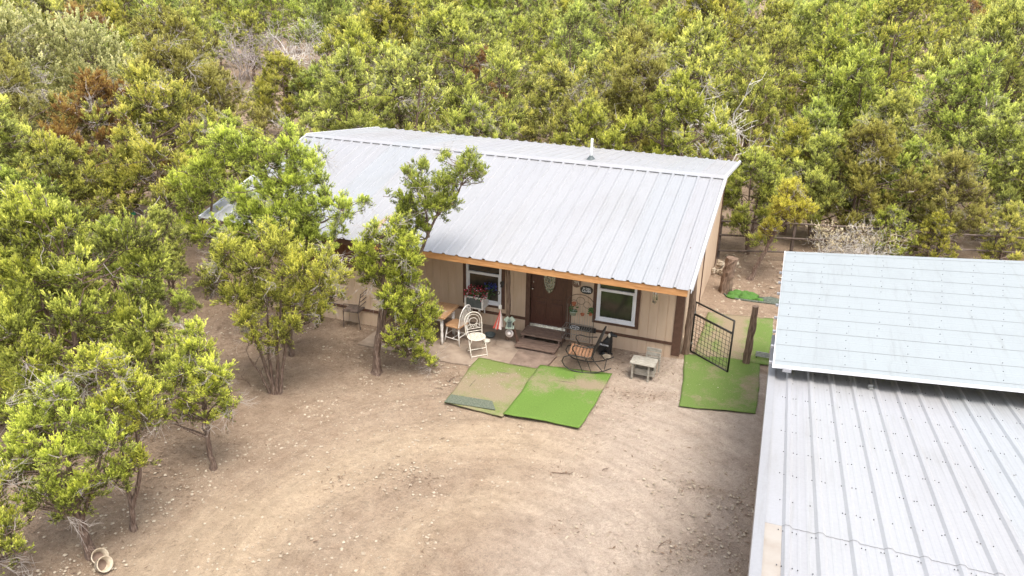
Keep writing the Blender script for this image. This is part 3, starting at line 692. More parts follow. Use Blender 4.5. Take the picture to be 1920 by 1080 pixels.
while ts < 1.0:
    for k in range(26):
        for q in (.18, .36-.06, .64+.1, .85):
            if r.random() < .72:
                c = first+(k-1)*PT+PT*q+r.uniform(-.008, .008); tt = ts+r.uniform(-.015, .015)
                if c < .06: continue
                p = np.array(LW(c, tt, .006)); mb.prism([(p[0]+.006*math.cos(a), p[1]+.006*math.sin(a)) for a in (0, 1.05, 2.1, 3.14, 4.2, 5.24)], p[2], p[2]+.008)
    ts += .62
mb.build('screws', M['screw'], shed)
wl = MB(); wl.bx(2.13, 10, -14, -3.2, 0, 2.28); wl.build('wall', M['siding_low'], shed)
mb = MB(); mb.bar(LW(.10, -10.9, -.16), LW(.10, 1.5, -.16), .05, .2, up=tuple(nv_)); mb.build('rafter', M['fascia'], shed)
# upper roof sheet: nearly level, ribs across
UZ = 2.86
def UP(px, py): return gnd(px, py, UZ)
rows = []
for y0, slp, dz in ((471, .041, -.03), (511, .074, 0), (597, .0865, .01), (683, .1, 0)):
    xl = 1472-(y0-471)*(22/212); a = gnd(xl, y0, UZ+dz); b = gnd(1920, y0+slp*(1920-xl), UZ+dz); d = (b-a); a2 = a; b2 = a+d*2.0; rows.append((a2, b2))
rows = rows[::-1]
up_root = thing('shed_upper_roof', 'flat pale metal roof sheet raised above the ribbed shed roof', 'roof', (0, 0, 0))
Ls = [0.0]
for a, b in zip(rows[:-1], rows[1:]): Ls.append(Ls[-1]+np.linalg.norm(b[0]-a[0]))
def UPt(s, t, h):      # s along depth (m), t 0..1 along x
    s = min(max(s, 0), Ls[-1]); k = 0
    while k < len(Ls)-2 and s > Ls[k+1]: k += 1
    f = (s-Ls[k])/(Ls[k+1]-Ls[k]); a = rows[k][0]*(1-f)+rows[k+1][0]*f; b = rows[k][1]*(1-f)+rows[k+1][1]*f
    p = a*(1-t)+b*t; return (p[0], p[1], p[2]+h)
LU = Ls[-1]; xs = [(0, 0)]; k = 0; pit = LU/9.5
for k in range(10):
    b = .25*pit+k*pit
    if b+.05 > LU: break
    xs += [(b-.012, 0), (b-.008, .0030), (b+.001, .0030), (b+.004, 0)]
    c = b+pit*.5
    if c+.03 < LU: xs += [(c-.010, 0), (c-.005, .0012), (c+.005, .0012), (c+.010, 0)]
xs.append((LU, 0)); mb = MB(); n = len(xs); NTt = 12
mb.add([UPt(s_, t/(NTt-1), h) for t in range(NTt) for s_, h in xs], [(t*n+i, (t+1)*n+i, (t+1)*n+i+1, t*n+i+1) for t in range(NTt-1) for i in range(n-1)])
o = mb.build('roof_sheet', M['roof_up'], up_root); m_ = o.modifiers.new('t', 'SOLIDIFY'); m_.thickness = .004; m_.offset = -1
mb = MB()
for k in range(10):
    b = .25*pit+k*pit
    if b+.05 > LU: break
    for t0 in range(11): mb.add([UPt(b-.016, t0/11, .0035), UPt(b-.016, (t0+1)/11, .0035), UPt(b-.009, (t0+1)/11, .0035), UPt(b-.009, t0/11, .0035)], [(0, 1, 2, 3)])
mb.build('lap_shadow_lines', M['grey_metal'], up_root)  # thin grey strips drawn as the shadow line along each lap
mb = MB()
mb.bar(UPt(0, 0, -.02), UPt(LU, 0, -.02), .02, .05); mb.bar(UPt(0, -.002, -.028), UPt(0, 1, -.028), .012, .05); mb.build('edge_trim', M['white'], up_root)
mb = MB()
for k in range(9):
    s_ = .05+pit*(k+.2)
    if k > 7: break
    p = Vector(UPt(s_, 0, -.045)); mb.bx(p.x-.06, p.x+.25, p.y-.025, p.y+.025, p.z-.03, p.z+.005)
mb.build('purlin_end', M['roof_back'], up_root)
mb = MB()
p = Vector(UPt(0, .03, -.05)); mb.bx(p.x-.06, p.x+.06, p.y-.06, p.y+.3, p.z-.03, p.z+.02)
mb.build('bracket', M['roof_back'], up_root)
mb = MB(); a = Vector(UPt(.25, .02, -.10)); b = Vector(UPt(.25, .98, -.10)); mb.bar(a, b, .06, .09)
for tt in (.05, .3, .55, .8): a = Vector(UPt(.12, tt, -.03)); b = Vector(UPt(LU-.1, tt, -.03)); mb.bar(a-Vector((0, 0, .04)), b-Vector((0, 0, .04)), .05, .07)
for tt in (.04, .5, .95):
    a = Vector(UPt(LU-.2, tt, -.1)); mb.bx(a.x-.05, a.x+.05, a.y-.05, a.y+.05, 0, a.z)
mb.build('frame', M['grey_wood'], up_root)
mb = MB(); r = rng_(11)
for j in range(16):
    for s_, h in xs[1::4]:
        if r.random() < .75:
            t_ = (j+.35)/16+r.uniform(-.002, .002); p = UPt(s_+.02+pit*.1, t_, .002); mb.prism([(p[0]+.0065*math.cos(a), p[1]+.0065*math.sin(a)) for a in (0, 1.57, 3.14, 4.71)], p[2], p[2]+.008)
mb.build('screws', M['screw'], up_root)
# loose bracket lying on lower roof
sx_, tx_ = hitL(1632, 731); mb = MB(); mb.bx(-.035, .035, -.03, .03, 0, .012); mb.bx(-.035, .035, .022, .03, .012, .05); mb.bx(-.02, .02, -.022, .0, .012, .02)
o = mb.build('metal_bracket', M['grey_metal']); p = LW(sx_, tx_, .02); o.location = p; o.rotation_euler = (0, 0, .3); tag(o, 'small loose metal bracket lying on the ribbed shed roof', 'bracket')
# small dark rack on the ground by the shed
p = gnd(1437, 674); t_ = thing('metal_rack', 'small dark slatted metal rack on the ground beside the shed wall', 'rack', p)
mb = MB()
for k in range(4): mb.bar((-.25, -.1+k*.07, .10), (.35, -.1+k*.07, .10), .025, .02)
mb.build('slats', M['grey_metal'], t_)
for x in (-.22, .3):
    for y in (-.1, .11): mb = MB(); mb.bar((x, y, 0), (x, y, .1), .02, .02); mb.build('leg', M['dark_metal'], t_)

# ------------------------------------------------------------------ gate, posts, fence
gp = gnd(1294, 661); gf = gnd(1363.5, 701); gdir = gf-gp; GL = float(np.linalg.norm(gdir)); ga = math.atan2(gdir[1], gdir[0])
gate = thing('yard_gate', 'open black tube gate with square wire mesh beside the house corner', 'gate', gp, ga)
mb = MB(); h0, h1, hm = .05, 1.27, .98
for a, b in (((0, 0, h0), (0, 0, h1)), ((GL, 0, h0), (GL, 0, h1)), ((0, 0, h0), (GL, 0, h0)), ((0, 0, h1), (GL, 0, h1)), ((0, 0, hm), (GL, 0, hm))): mb.tube([a, b], .021, 8)
mb.build('gate_frame', M['dark_metal'], gate, True)
mb = MB(); k = .1
while k < GL: mb.tube([(k, 0, h0), (k, 0, hm)], .0045, 4); k += .1
k = h0+.1
while k < hm: mb.tube([(0, 0, k), (GL, 0, k)], .0045, 4); k += .1
mb.build('wire_mesh', M['dark_metal'], gate)
for z in (.25, 1.02):
    mb = MB(); mb.tube([(-.10, .03, z), (0, 0, z)], .012, 6); mb.lathe([(.028, -.03), (.028, .03)], 8, c=(0, 0, z)); mb.build('hinge', M['grey_metal'], gate)
p = gnd(1398, 683)
o = log_mesh([(0, 0, -.05), (.02, .0, .7), (.03, .01, 1.42)], [.085, .078, .07], 21, 10, name='log_post'); o.location = tuple(p)
tag(o, 'upright cedar log gate post standing on the turf mat near the shed', 'post')
p = gnd(1360, 548)
o = log_mesh([(0, 0, -.05), (.0, .0, .5), (.06, .02, 1.0)], [.19, .15, .16], 22, 11, name='tree_stump'); o.location = tuple(p)
tag(o, 'thick tall cedar stump beside the right rear of the house', 'stump')
p = gnd(1352, 515); mb = MB(); r = rng_(13)
for k in range(12): mb.blob((r.uniform(-.25, .45), r.uniform(-.2, .5), r.uniform(.05, .3)), (r.uniform(.05, .12),)*3, r, jit=.3)
o = mb.build('stone_pile', M['stone']); o.location = tuple(p); tag(o, 'little heap of pale stones by the rear corner of the house', 'stones')
fence_pts = [gnd(x, y) for x, y in ((1345, 484), (1480, 490), (1640, 500), (1750, 508), (1850, 515), (2010, 528))]
fn = thing('rail_fence', 'dark three-rail fence crossing the woods behind the shed', 'fence', fence_pts[0])
B0 = Vector(tuple(fence_pts[0])); r = rng_(3)
for p in fence_pts:
    q = Vector(tuple(p))-B0; o = log_mesh([tuple(q+Vector((0, 0, -.1))), tuple(q+Vector((r.uniform(-.04, .04), 0, 1.35)))], [.06, .05], 30+int(p[0]*7), 7, name='fence_post', parent=fn, mat=M['rail'])
for z in (.3, .75, 1.2):
    mb = MB(); mb.tube([tuple(Vector(tuple(p))-B0+Vector((0, -.06, z+r.uniform(-.03, .03)))) for p in fence_pts], .032, 6); mb.build('rail', M['rail'], fn)

# ------------------------------------------------------------------ small things by the house
# window box + flowers
wb = thing('window_box', 'white framed planter box on white brackets below the left window', 'planter', (-4.83, -.24, .58))
mb = MB(); W_, D_, H_ = .44, .30, .30
for sx in (-1, 1):
    for sy_ in (-1, 1): mb.bx(sx*W_/2-.02, sx*W_/2+.02, sy_*D_/2-.02, sy_*D_/2+.02, 0, H_)
for z in (.0, H_-.03):
    for sy_ in (-1, 1): mb.bx(-W_/2+.02, W_/2-.02, sy_*D_/2-.014, sy_*D_/2+.014, z, z+.03)
    for sx in (-1, 1): mb.bx(sx*W_/2-.014, sx*W_/2+.014, -D_/2+.02, D_/2-.02, z, z+.03)
for k in range(4): mb.bx(W_/2-.012, W_/2+.008, -D_/2+.03+k*.062, -D_/2+.03+k*.062+.05, .03, H_-.03)
mb.build('box_frame', M['white_wood'], wb)
mb = MB(); mb.bx(-W_/2+.02, W_/2-.02, -D_/2-.004, -D_/2+.006, .03, H_-.03); mb.bx(-W_/2-.004, -W_/2+.006, -D_/2+.02, D_/2-.02, .03, H_-.03); mb.bx(-W_/2+.02, W_/2-.02, -D_/2+.02, D_/2-.02, H_-.09, H_-.05); mb.build('side_panel', M['slate'], wb)
for sx in (-1, 1):
    mb = MB(); mb.bar((sx*.13, .20, -.03), (sx*.13, -.16, -.03), .03, .03); mb.bar((sx*.13, -.16, -.03), (sx*.10, -.02, -.12), .028, .028); mb.bar((sx*.16, .12, -.02), (sx*.22, -.02, -.13), .028, .028); mb.build('bracket', M['white_wood'], wb)
fl = thing('geraniums', 'red and pink flowers spilling from the white window planter', 'flowers', (-4.83, -.26, .85))
r = rng_(6)
def petals(mb, n, rx, ry, z0, z1, size, r):
    for k in range(n):
        c = Vector((r.uniform(-rx, rx), r.uniform(-ry, ry), r.uniform(z0, z1))); a = r.uniform(0, 6.28); e = r.uniform(-.8, .8)
        u = Vector((math.cos(a), math.sin(a), e)).normalized()*size*r.uniform(.6, 1.3); w = u.orthogonal().normalized()*size*.7
        mb.add([c-u, c+w, c+u, c-w], [(0, 1, 2, 3)])
mb = MB(); petals(mb, 260, .24, .16, -.02, .16, .026, r)
for k in range(18): mb.tube([(r.uniform(-.15, .15), r.uniform(-.1, .1), -.05), (r.uniform(-.25, .25), r.uniform(-.2, .1), r.uniform(.05, .2))], .004, 4)
mb.build('leaves', M['leaf'], fl)
mb = MB(); petals(mb, 170, .27, .2, .0, .22, .024, r); petals(mb, 30, .26, .22, -.08, .1, .022, r); mb.build('red_blossoms', M['red'], fl)
mb = MB(); petals(mb, 75, .25, .2, -.03, .2, .024, r); mb.build('pink_blossoms', M['pink'], fl)
fb = thing('artificial_flowers', 'dark blue blooms leaning against the window behind the planter', 'flowers', (-4.52, -.12, 1.08))
mb = MB(); petals(mb, 70, .16, .05, -.08, .10, .03, r); mb.build('blue_blossoms', M['blue'], fb)
mb = MB(); petals(mb, 40, .15, .05, -.2, .05, .025, r)
for k in range(8): mb.tube([(r.uniform(-.1, .0), 0, -.32), (r.uniform(-.16, .16), 0, .05)], .004, 4)
mb.build('stems', M['leaf'], fb)

# folded umbrella hung on the post
um = thing('folded_umbrella', 'red and white striped umbrella hanging folded from the porch post', 'umbrella', (-4.0, -.80, .38))
mb = MB(); n = 12; rr = rng_(2)
vs = [(0, 0, .50)]; fs = []
for k in range(n):
    a = 2*PI*k/n; q = .125 if k % 2 else .085; vs += [(q*.35*math.cos(a), q*.35*math.sin(a), .34), (q*math.cos(a)-.05, q*math.sin(a), .02+rr.uniform(-.02, .02))]
for k in range(n):
    j = (k+1) % n; fs.append((0, 1+2*k, 1+2*j)); fs.append((1+2*k, 2+2*k, 2+2*j, 1+2*j))
for i_, f in enumerate(fs): mb.add([vs[q] for q in f], [tuple(range(len(f)))], (i_//2) % 2)
mb.build('canopy', [M['white_cloth'], M['red_cloth']], um)
mb = MB(); mb.tube([(0, 0, .5), (0, 0, .62)], .012, 6); mb.bx(-.035, .035, -.012, .012, .50, .60); mb.build('handle', M['white_wood'], um)
mb = MB(); mb.tube([(-.05, 0, .1), (-.06, 0, -.05), (-.09, 0, -.07), (-.11, 0, -.03)], .012, 6); mb.build('tip', M['step'], um)
# little birdhouse
bh = thing('birdhouse', 'little pale green birdhouse hanging on the porch post above the white hat', 'birdhouse', (-3.75, -.84, .50), .3)
mb = MB(); mb.prism([(-.06, -.05), (.06, -.05), (.06, .05), (-.06, .05)], 0, .13); mb.build('box', M['slate'], bh)
mb = MB(); mb.bar((-.09, 0, .12), (.0, 0, .21), .14, .014, up=(0, 1, 0)); mb.bar((.09, 0, .12), (.0, 0, .21), .14, .014, up=(0, 1, 0)); mb.build('roof', M['sage'], bh)
mb = MB(); mb.bx(-.09, .11, -.09, .07, -.02, 0); mb.bx(-.065, -.05, -.056, -.05, 0, .13); mb.bx(.05, .065, -.056, -.05, 0, .13); mb.build('base', M['sage'], bh)
ht = thing('sun_hat', 'white round hat with dark band hanging low on the porch post', 'hat', (-3.76, -.82, .32))
mb = MB(); mb.M = Matrix.Rotation(math.radians(75), 4, 'X'); mb.lathe([(.0, .07), (.045, .065), (.055, .01), (.1, .0), (.1, -.006), (.0, -.006)], 16); mb.build('crown_and_brim', M['white_cloth'], ht, True)
mb = MB(); mb.M = Matrix.Rotation(math.radians(75), 4, 'X'); mb.lathe([(.0565, .012), (.053, .03), (.0555, .03), (.059, .012)], 16); mb.build('band', M['black'], ht)
# horseshoe and hooks on post
for px, py, rr_, lab in ((953, 572, .045, 'rusty horseshoe hook on the right side of the porch post'), (934.5, 549, .035, 'curled iron hook on the left side of the porch post')):
    p = at_y(px, py, -.72); o_ = MB(); o_.tube([(rr_*math.cos(a), 0, rr_*math.sin(a)) for a in np.linspace(-2.6, 1.6, 12)], .009, 5); o = o_.build('iron_hook', M['dark_metal']); o.location = tuple(p); tag(o, lab, 'hook')
p = at_y(941, 532, -.76); mb = MB(); r = rng_(9)
for k in range(7): mb.blob((r.uniform(-.03, .04), r.uniform(-.02, .02), r.uniform(-.08, .08)), (.035, .03, .035), r, jit=.25)
o = mb.build('iron_ornament', M['dark_metal']); o.location = tuple(p); tag(o, 'dark lumpy iron ornament fixed high on the porch post', 'ornament')
a = gnd(973.5, 650); mb = MB(); mb.bar((0, 0, 0.01), (-.26, .12, .60), .06, .035); o = mb.build('wooden_stake', M['trim']); o.location = tuple(a); tag(o, 'dark wooden stake leaning against the porch post by the steps', 'stake')
def bowl(px, py, rad, mat, lab):
    mb = MB(); mb.lathe([(rad*.6, 0), (rad, .07), (rad, .085), (rad*.93, .085), (rad*.6, .02), (0, .02)], 18); o = mb.build('bowl', mat, None, True); p = gnd(px, py); o.location = (p[0], p[1], .03); tag(o, lab, 'bowl')
bowl(919, 634, .13, M['rubber'], 'dark round bowl on the slab behind the cream metal chair'); bowl(913, 646, .08, M['cream_metal'], 'pale small bowl on the slab beside the cream metal chair')

# cream folding bistro chair
def arc3(c, r, a0, a1, n, plane='xz', sx=1, sz=1):
    return [(c[0]+r*sx*math.cos(a), c[1], c[2]+r*sz*math.sin(a)) for a in np.linspace(a0, a1, n)]
fl_, fr_ = gnd(886, 675), gnd(913.5, 670); bc = (fl_+fr_)/2; bd = fr_-fl_; br = math.atan2(bd[1], bd[0])
bch = thing('bistro_chair', 'cream scrolled metal folding chair with round lattice seat', 'chair', bc, br)
w = .19
for sx in (-1, 1):
    mb = MB(); mb.tube([(sx*w, .0, .0), (sx*w, .12, .25), (sx*w, .22, .45)], .010, 6); mb.build('leg', M['cream_metal'], bch, True)
    mb = MB(); mb.tube([(sx*(w-.025), .40, .0), (sx*(w-.025), .2, .25), (sx*(w-.025), .08, .44)], .010, 6); mb.build('leg', M['cream_metal'], bch, True)
mb = MB(); mb.tube([(-w, .03, .06), (w, .03, .06)], .008, 6); mb.tube([(-w+.025, .34, .07), (w-.025, .34, .07)], .008, 6); mb.tube([(-w, .1, .2), (w, .1, .2)], .007, 6); mb.build('stretcher', M['cream_metal'], bch)
mb = MB(); n = 22; mb.tube([(.2*math.cos(2*PI*k/n), .22+.2*math.sin(2*PI*k/n), .45) for k in range(n)], .011, 6, closed=True)
for k in range(-5, 6):
    q = k*.035; L_ = math.sqrt(max(.0, .2**2-q*q)); mb.bar((q-L_*0, .22-L_, .452), (q, .22+L_, .452), .014, .004); mb.bar((-L_, .22+q, .457), (L_, .22+q, .457), .014, .004)
mb.build('seat', M['cream_metal'], bch)
mb = MB(); bk = lambda x, z: (x, .36+(z-.45)*.22, z)
mb.tube([bk(x, z) for x, z in [(-.19, .45), (-.2, .62), (-.2, .78)]+[(-.2*math.cos(t), .78+.17*math.sin(t)) for t in np.linspace(.2, PI-.2, 9)]+[(.2, .78), (.2, .62), (.19, .45)]], .011, 6)
mb.tube([bk(x, z) for x, z in [(-.15, .60), (-.16, .76)]+[(-.15*math.cos(t), .77+.13*math.sin(t)) for t in np.linspace(.2, PI-.2, 7)]+[(.16, .76), (.15, .60)]], .006, 5)
mb.tube([bk(.1*math.cos(t), .74+.08*math.sin(t)) for t in np.linspace(0, 2*PI, 14)[:-1]], .006, 5, closed=True)
mb.tube([bk(-.19, .58), bk(.19, .58)], .007, 5); mb.tube([bk(-.195, .52), bk(.195, .52)], .007, 5)
for sx in (-1, 1):
    mb.tube([bk(sx*(.10+.035*math.cos(t)), .64+.035*math.sin(t)) for t in np.linspace(0, 5.2, 9)], .005, 5); mb.tube([bk(sx*(.03+.03*math.cos(t)), .60+.04*math.sin(t)) for t in np.linspace(0, 3.2, 6)], .005, 5)
mb.build('backrest', M['cream_metal'], bch)

# dining table and spindle chairs
tbR = gnd(859, 574, .75); tbF = gnd(836, 597, .75)
tb = thing('dining_table', 'farmhouse table with oak top and white turned legs behind the tree', 'table', ((tbR[0]+tbF[0])/2-.62, (tbR[1]+tbF[1])/2, .03), .0)
mb = MB(); mb.bx(-.72, .62, -.42, .42, .70, .735); mb.build('tabletop', M['oak_top'], tb, bevel=.006)
mb = MB(); mb.bx(-.6, .52, -.34, -.32, .61, .70); mb.bx(-.6, .52, .32, .34, .61, .70); mb.bx(.50, .52, -.319, .319, .61, .70); mb.bx(-.6, -.58, -.319, .319, .61, .70); mb.build('apron', M['white_wood'], tb)
for x in (-.57, .50):
    for y in (-.31, .31): mb = MB(); mb.lathe([(.022, 0), (.03, .1), (.034, .3), (.026, .34), (.036, .4), (.036, .6)], 10, c=(x, y, 0)); mb.build('leg', M['white_wood'], tb, True)
def spindle_chair(loc, rz, lab):
    c = thing('dining_chair', lab, 'chair', loc, rz, 'white spindle chairs around the oak table')
    mb = MB(); mb.prism([(-.2, -.2), (.2, -.2), (.22, .16), (.15, .22), (-.15, .22), (-.22, .16)], .43, .46); mb.build('seat', M['oak_top'], c, bevel=.008)
    for sx in (-1, 1):
        for sy_ in (-1, 1):
            mb = MB(); mb.tube([(sx*.21, sy_*.21, 0), (sx*.15, sy_*.15, .43)], [.014, .02], 7); mb.build('leg', M['white_wood'], c, True)
    mb = MB(); mb.tube([(-.19, -.18, .15), (-.19, .18, .15)], .011, 6); mb.tube([(.19, -.18, .15), (.19, .18, .15)], .011, 6); mb.tube([(-.19, 0, .15), (.19, 0, .15)], .011, 6); mb.tube([(-.17, .17, .22), (.17, .17, .22)], .011, 6); mb.tube([(-.18, -.18, .2), (.18, -.18, .2)], .011, 6); mb.build('stretcher', M['white_wood'], c)
    mb = MB(); mb.tube([(-.19, -.18, .46), (-.2, -.23, .75)]+[(-.19*math.cos(t), -.25-.03*math.sin(t), .80+.18*math.sin(t)) for t in np.linspace(.3, PI-.3, 8)]+[(.2, -.23, .75), (.19, -.18, .46)], .014, 7)
    for k in range(-3, 4): mb.tube([(k*.045, -.18, .46), (k*.055, -.27, .96-.018*k*k)], .008, 5)
    mb.build('backrest', M['white_wood'], c)
    return c
p = gnd(852, 645); spindle_chair((p[0]+.02, p[1]+.1, .03), math.radians(80), 'white spindle chair with oak seat beside the cream bistro chair')
p = gnd(762, 640); spindle_chair((p[0], p[1]+.05, .03), math.radians(8), 'white spindle chair half hidden by the tree at the front of the table')
# brown metal patio chair left
p = gnd(668, 610); pc = thing('patio_chair', 'thin brown metal chair against the tan wall left of the tree', 'chair', p, math.radians(95))
for sx in (-1, 1):
    mb = MB(); mb.tube([(sx*.22, .22, 0), (sx*.22, .2, .45)], .012, 6); mb.build('leg', M['rail'], pc); mb = MB(); mb.tube([(sx*.22, -.22, 0), (sx*.22, -.18, .45), (sx*.22, -.28, .95)], .012, 6); mb.build('leg', M['rail'], pc)
mb = MB(); mb.bx(-.23, .23, -.2, .22, .44, .465); mb.build('seat', M['rail'], pc)
mb = MB()
for z in (.62, .74, .86, .94): mb.tube([(-.22, -.21-(z-.45)*.16, z), (.22, -.21-(z-.45)*.16, z)], .011, 6)
mb.build('backrest', M['rail'], pc)
for sx in (-1, 1): mb = MB(); mb.tube([(sx*.23, .2, .45), (sx*.23, .18, .64), (sx*.23, -.24, .66)], .011, 6); mb.build('armrest', M['rail'], pc)

# rocking chair: local +x is the way it faces
ra, rb = gnd(1083, 704), gnd(1072, 668)
rk = thing('rocking_chair', 'black iron rocking chair with orange wood slat seat facing left', 'rocking chair', (-1.86, -1.30, .075), math.radians(188))
for sy_ in (-1, 1):
    y = sy_*.27; mb = MB()
    arc = [(1.05*math.sin(t)-.05, y, 1.05-1.05*math.cos(t)) for t in np.linspace(-.60, .30, 12)]
    loop = [(.36, y, .12), (.42, y, .22), (.38, y, .33), (.25, y, .38), (.05, y, .38), (-.14, y, .36), (-.22, y, .40)]
    mb.tube(arc+loop, .013, 6); mb.build('rocker', M['dark_metal'], rk, True)
    for a, b in (((.12, y, .38), (-.04, y, .01)), ((-.10, y, .36), (-.22, y, .03)), ((-.2, y, .38), (-.45, y, .10))):
        mb = MB(); mb.tube([a, b], .010, 6); mb.build('strut', M['dark_metal'], rk)
    mb = MB(); mb.tube([(-.26, y, .62), (-.05, y, .60), (.12, y, .63), (.2, y, .60), (.21, y, .54), (.12, y, .40)], .012, 6); mb.build('armrest', M['dark_metal'], rk, True)
mb = MB()
for k in range(7): x = .26-k*.07; mb.bx(x-.028, x+.028, -.25, .25, .40+(-.012*k), .42+(-.012*k))
mb.build('seat_slats', M['slat'], rk, bevel=.003)
for x_, z_ in ((.26, .38), (-.2, .34), (-.5, .14)): mb = MB(); mb.tube([(x_, -.27, z_), (x_, .27, z_)], .01, 6); mb.build('stretcher', M['dark_metal'], rk)
mb = MB(); bk = lambda yy, z: (-.22-(z-.38)*.38, yy, z)
mb.tube([bk(-.25, .36), bk(-.25, .80)]+[bk(-.25*math.cos(t), .82+.17*math.sin(t)) for t in np.linspace(.1, PI-.1, 9)]+[bk(.25, .80), bk(.25, .36)], .014, 6)
r = rng_(7)
for k in range(-2, 3):
    for j in range(6):
        yy, z = k*.095+(.045 if j % 2 else 0), .44+j*.095
        if abs(yy) > .22: continue
        mb.tube([bk(yy+.04*math.cos(t), z+.045*math.sin(t)) for t in np.linspace(0, 5.4, 9)], .009, 5)
mb.tube([bk(-.25, .42), bk(.25, .42)], .01, 5); mb.build('backrest', M['dark_metal'], rk)

# baker's rack with pots
bkp = thing('wire_rack', 'tall thin grey wire rack with scrolled top between door and window', 'rack', (-2.28, -.30, 0))
mb = MB(); W_ = .33
for sx in (-1, 1):
    for y in (-.14, .14): mb.tube([(sx*W_, y, 0), (sx*W_, y, 1.02 if y > 0 else .55)], .007, 5)
mb.tube([(-W_, .14, 1.02)]+[(-W_*math.cos(t), .14, 1.02+.26*math.sin(t)) for t in np.linspace(.2, PI-.2, 9)]+[(W_, .14, 1.02)], .008, 5)
for sx in (-1, 1): mb.tube([(sx*(.15+.08*math.cos(t)), .14, 1.04+.08*math.sin(t)) for t in np.linspace(0, 5.5, 10)], .005, 5)
mb.tube([(.1*math.cos(t), .14, 1.12+.09*math.sin(t)) for t in np.linspace(0, 6.28, 12)], .005, 5)
mb.build('rack_frame', M['rail'], bkp)
mb = MB()
for k in range(-5, 6): mb.tube([(k*.06, .14, .1), (k*.06, .14, 1.0)], .0035, 4)
mb.build('back_wires', M['grey_metal'], bkp)
for z in (.52, .25):
    mb = MB(); mb.tube([(-W_, -.14, z), (W_, -.14, z), (W_, .14, z), (-W_, .14, z)], .006, 4, closed=True)
    for k in range(-6, 7): mb.tube([(k*.052, -.14, z), (k*.052, .14, z)], .0035, 4)
    mb.build('shelf', M['grey_metal'], bkp)
def pot(loc, rad, h, mat, lab, leafy=0, seed=1):
    t_ = thing('flower_pot', lab, 'pot', loc); mb = MB(); mb.lathe([(rad*.65, 0), (rad*.9, h*.8), (rad, h*.8), (rad, h), (rad*.85, h), (rad*.8, h*.85), (0, h*.85)], 14); mb.build('pot', mat, t_, True)
    if leafy: mb = MB(); petals(mb, leafy, rad, rad, h*.8, h+.12, .03, rng_(seed)); mb.build('leaves', M['leaf'], t_)
pot((-2.42, -.22, 1.0), .055, .08, M['terracotta'], 'small red clay pot hanging at the top left of the wire rack'); pot((-2.20, -.25, .80), .05, .05, M['terracotta'], 'shallow red clay dish on the middle of the wire rack')
pot((-2.42, -.25, .78), .09, .10, M['sage'], 'dull green pot of leaves on the left of the wire rack', 30, 4)
pot((-2.00, -.30, .86), .05, .06, M['terracotta'], 'little clay pot with trailing vine at the right of the wire rack', 40, 8)
# dark sign board with oval emblem leaning inside the rack
p = (-2.30, -.02, .02); sgn = thing('oval_sign_board', 'long dark board with a white oval emblem low behind the wire rack', 'sign', (-2.35, -.10, .40))
mb = MB(); mb.bx(-.2, .45, -.01, .01, -.06, .06); mb.build('board', M['black'], sgn)
mb = MB(); mb.tube([(-.05+.11*math.cos(t), -.014, .048*math.sin(t)) for t in np.linspace(0, 2*PI, 20)[:-1]], .008, 5, closed=True)
mb.bar((-.12, -.016, -.02), (-.09, -.016, .025), .014, .004, up=(0, 1, 0)); mb.bar((-.10, -.016, 0), (-.05, -.016, 0), .014, .004, up=(0, 1, 0)); mb.bar((-.03, -.016, -.025), (-.02, -.016, .025), .016, .004, up=(0, 1, 0)); mb.tube([(.02+.02*math.cos(t), -.016, .02*math.sin(t)) for t in np.linspace(0, 5, 8)], .006, 4); mb.build('emblem', M['white'], sgn)

def text(parent, s, size, loc, mat, rot=(PI/2, 0, 0), name='lettering', ext=.002):
    cu = bpy.data.curves.new('t', 'FONT'); cu.body = s; cu.size = size; cu.extrude = ext; cu.align_x = 'CENTER'; cu.align_y = 'CENTER'; cu.offset = size*.018
    tmp = bpy.data.objects.new('t', cu); C.objects.link(tmp); bpy.context.view_layer.update()
    me = bpy.data.meshes.new_from_object(tmp.evaluated_get(bpy.context.evaluated_depsgraph_get())); bpy.data.objects.remove(tmp)
    me.materials.clear(); me.materials.append(mat); o = bpy.data.objects.new(name, me); C.objects.link(o); o.parent = parent; o.location = loc; o.rotation_euler = rot; return o
# wall plaques
p = at_y(1100, 544, -.03); pl = thing('oval_plaque', 'black oval house plaque with white lettering beside the right window', 'sign', p)
mb = MB(); mb.M = Matrix.Rotation(PI/2, 4, 'X'); n = 24; mb.prism([(.145*math.copysign(abs(math.cos(t))**.75, math.cos(t)), .095*math.copysign(abs(math.sin(t))**.85, math.sin(t))) for t in np.linspace(0, 2*PI, n+1)[:-1]], -.01, .012); mb.build('plaque', M['black'], pl, bevel=.004)
text(pl, 'M DIN', .062, (0, -.0135, .037), M['white']); text(pl, 'CLUBS', .074, (0, -.0135, -.022), M['white'])
p = at_y(1081, 531, -.04); pl = thing('horse_plaque', 'round brown plaque with a pale horse figure beside the door trim', 'sign', p)
mb = MB(); mb.M = Matrix.Rotation(PI/2, 4, 'X'); mb.prism([(.105*math.cos(t), .105*math.sin(t)) for t in np.linspace(0, 2*PI, 17)[:-1]], -.01, .012); mb.build('plaque', M['step'], pl, bevel=.004)
mb = MB(); mb.tube([(-.05, -.018, .045), (.0, -.018, .04), (.04, -.018, .05), (.055, -.018, .0), (.07, -.018, -.04)], [.008, .012, .014, .012, .006], 5); mb.tube([(-.02, -.018, .04), (-.04, -.018, -.01)], .006, 4); mb.tube([(.0, -.018, .04), (-.005, -.018, -.02)], .006, 4); mb.build('horse_figure', M['cream_metal'], pl)
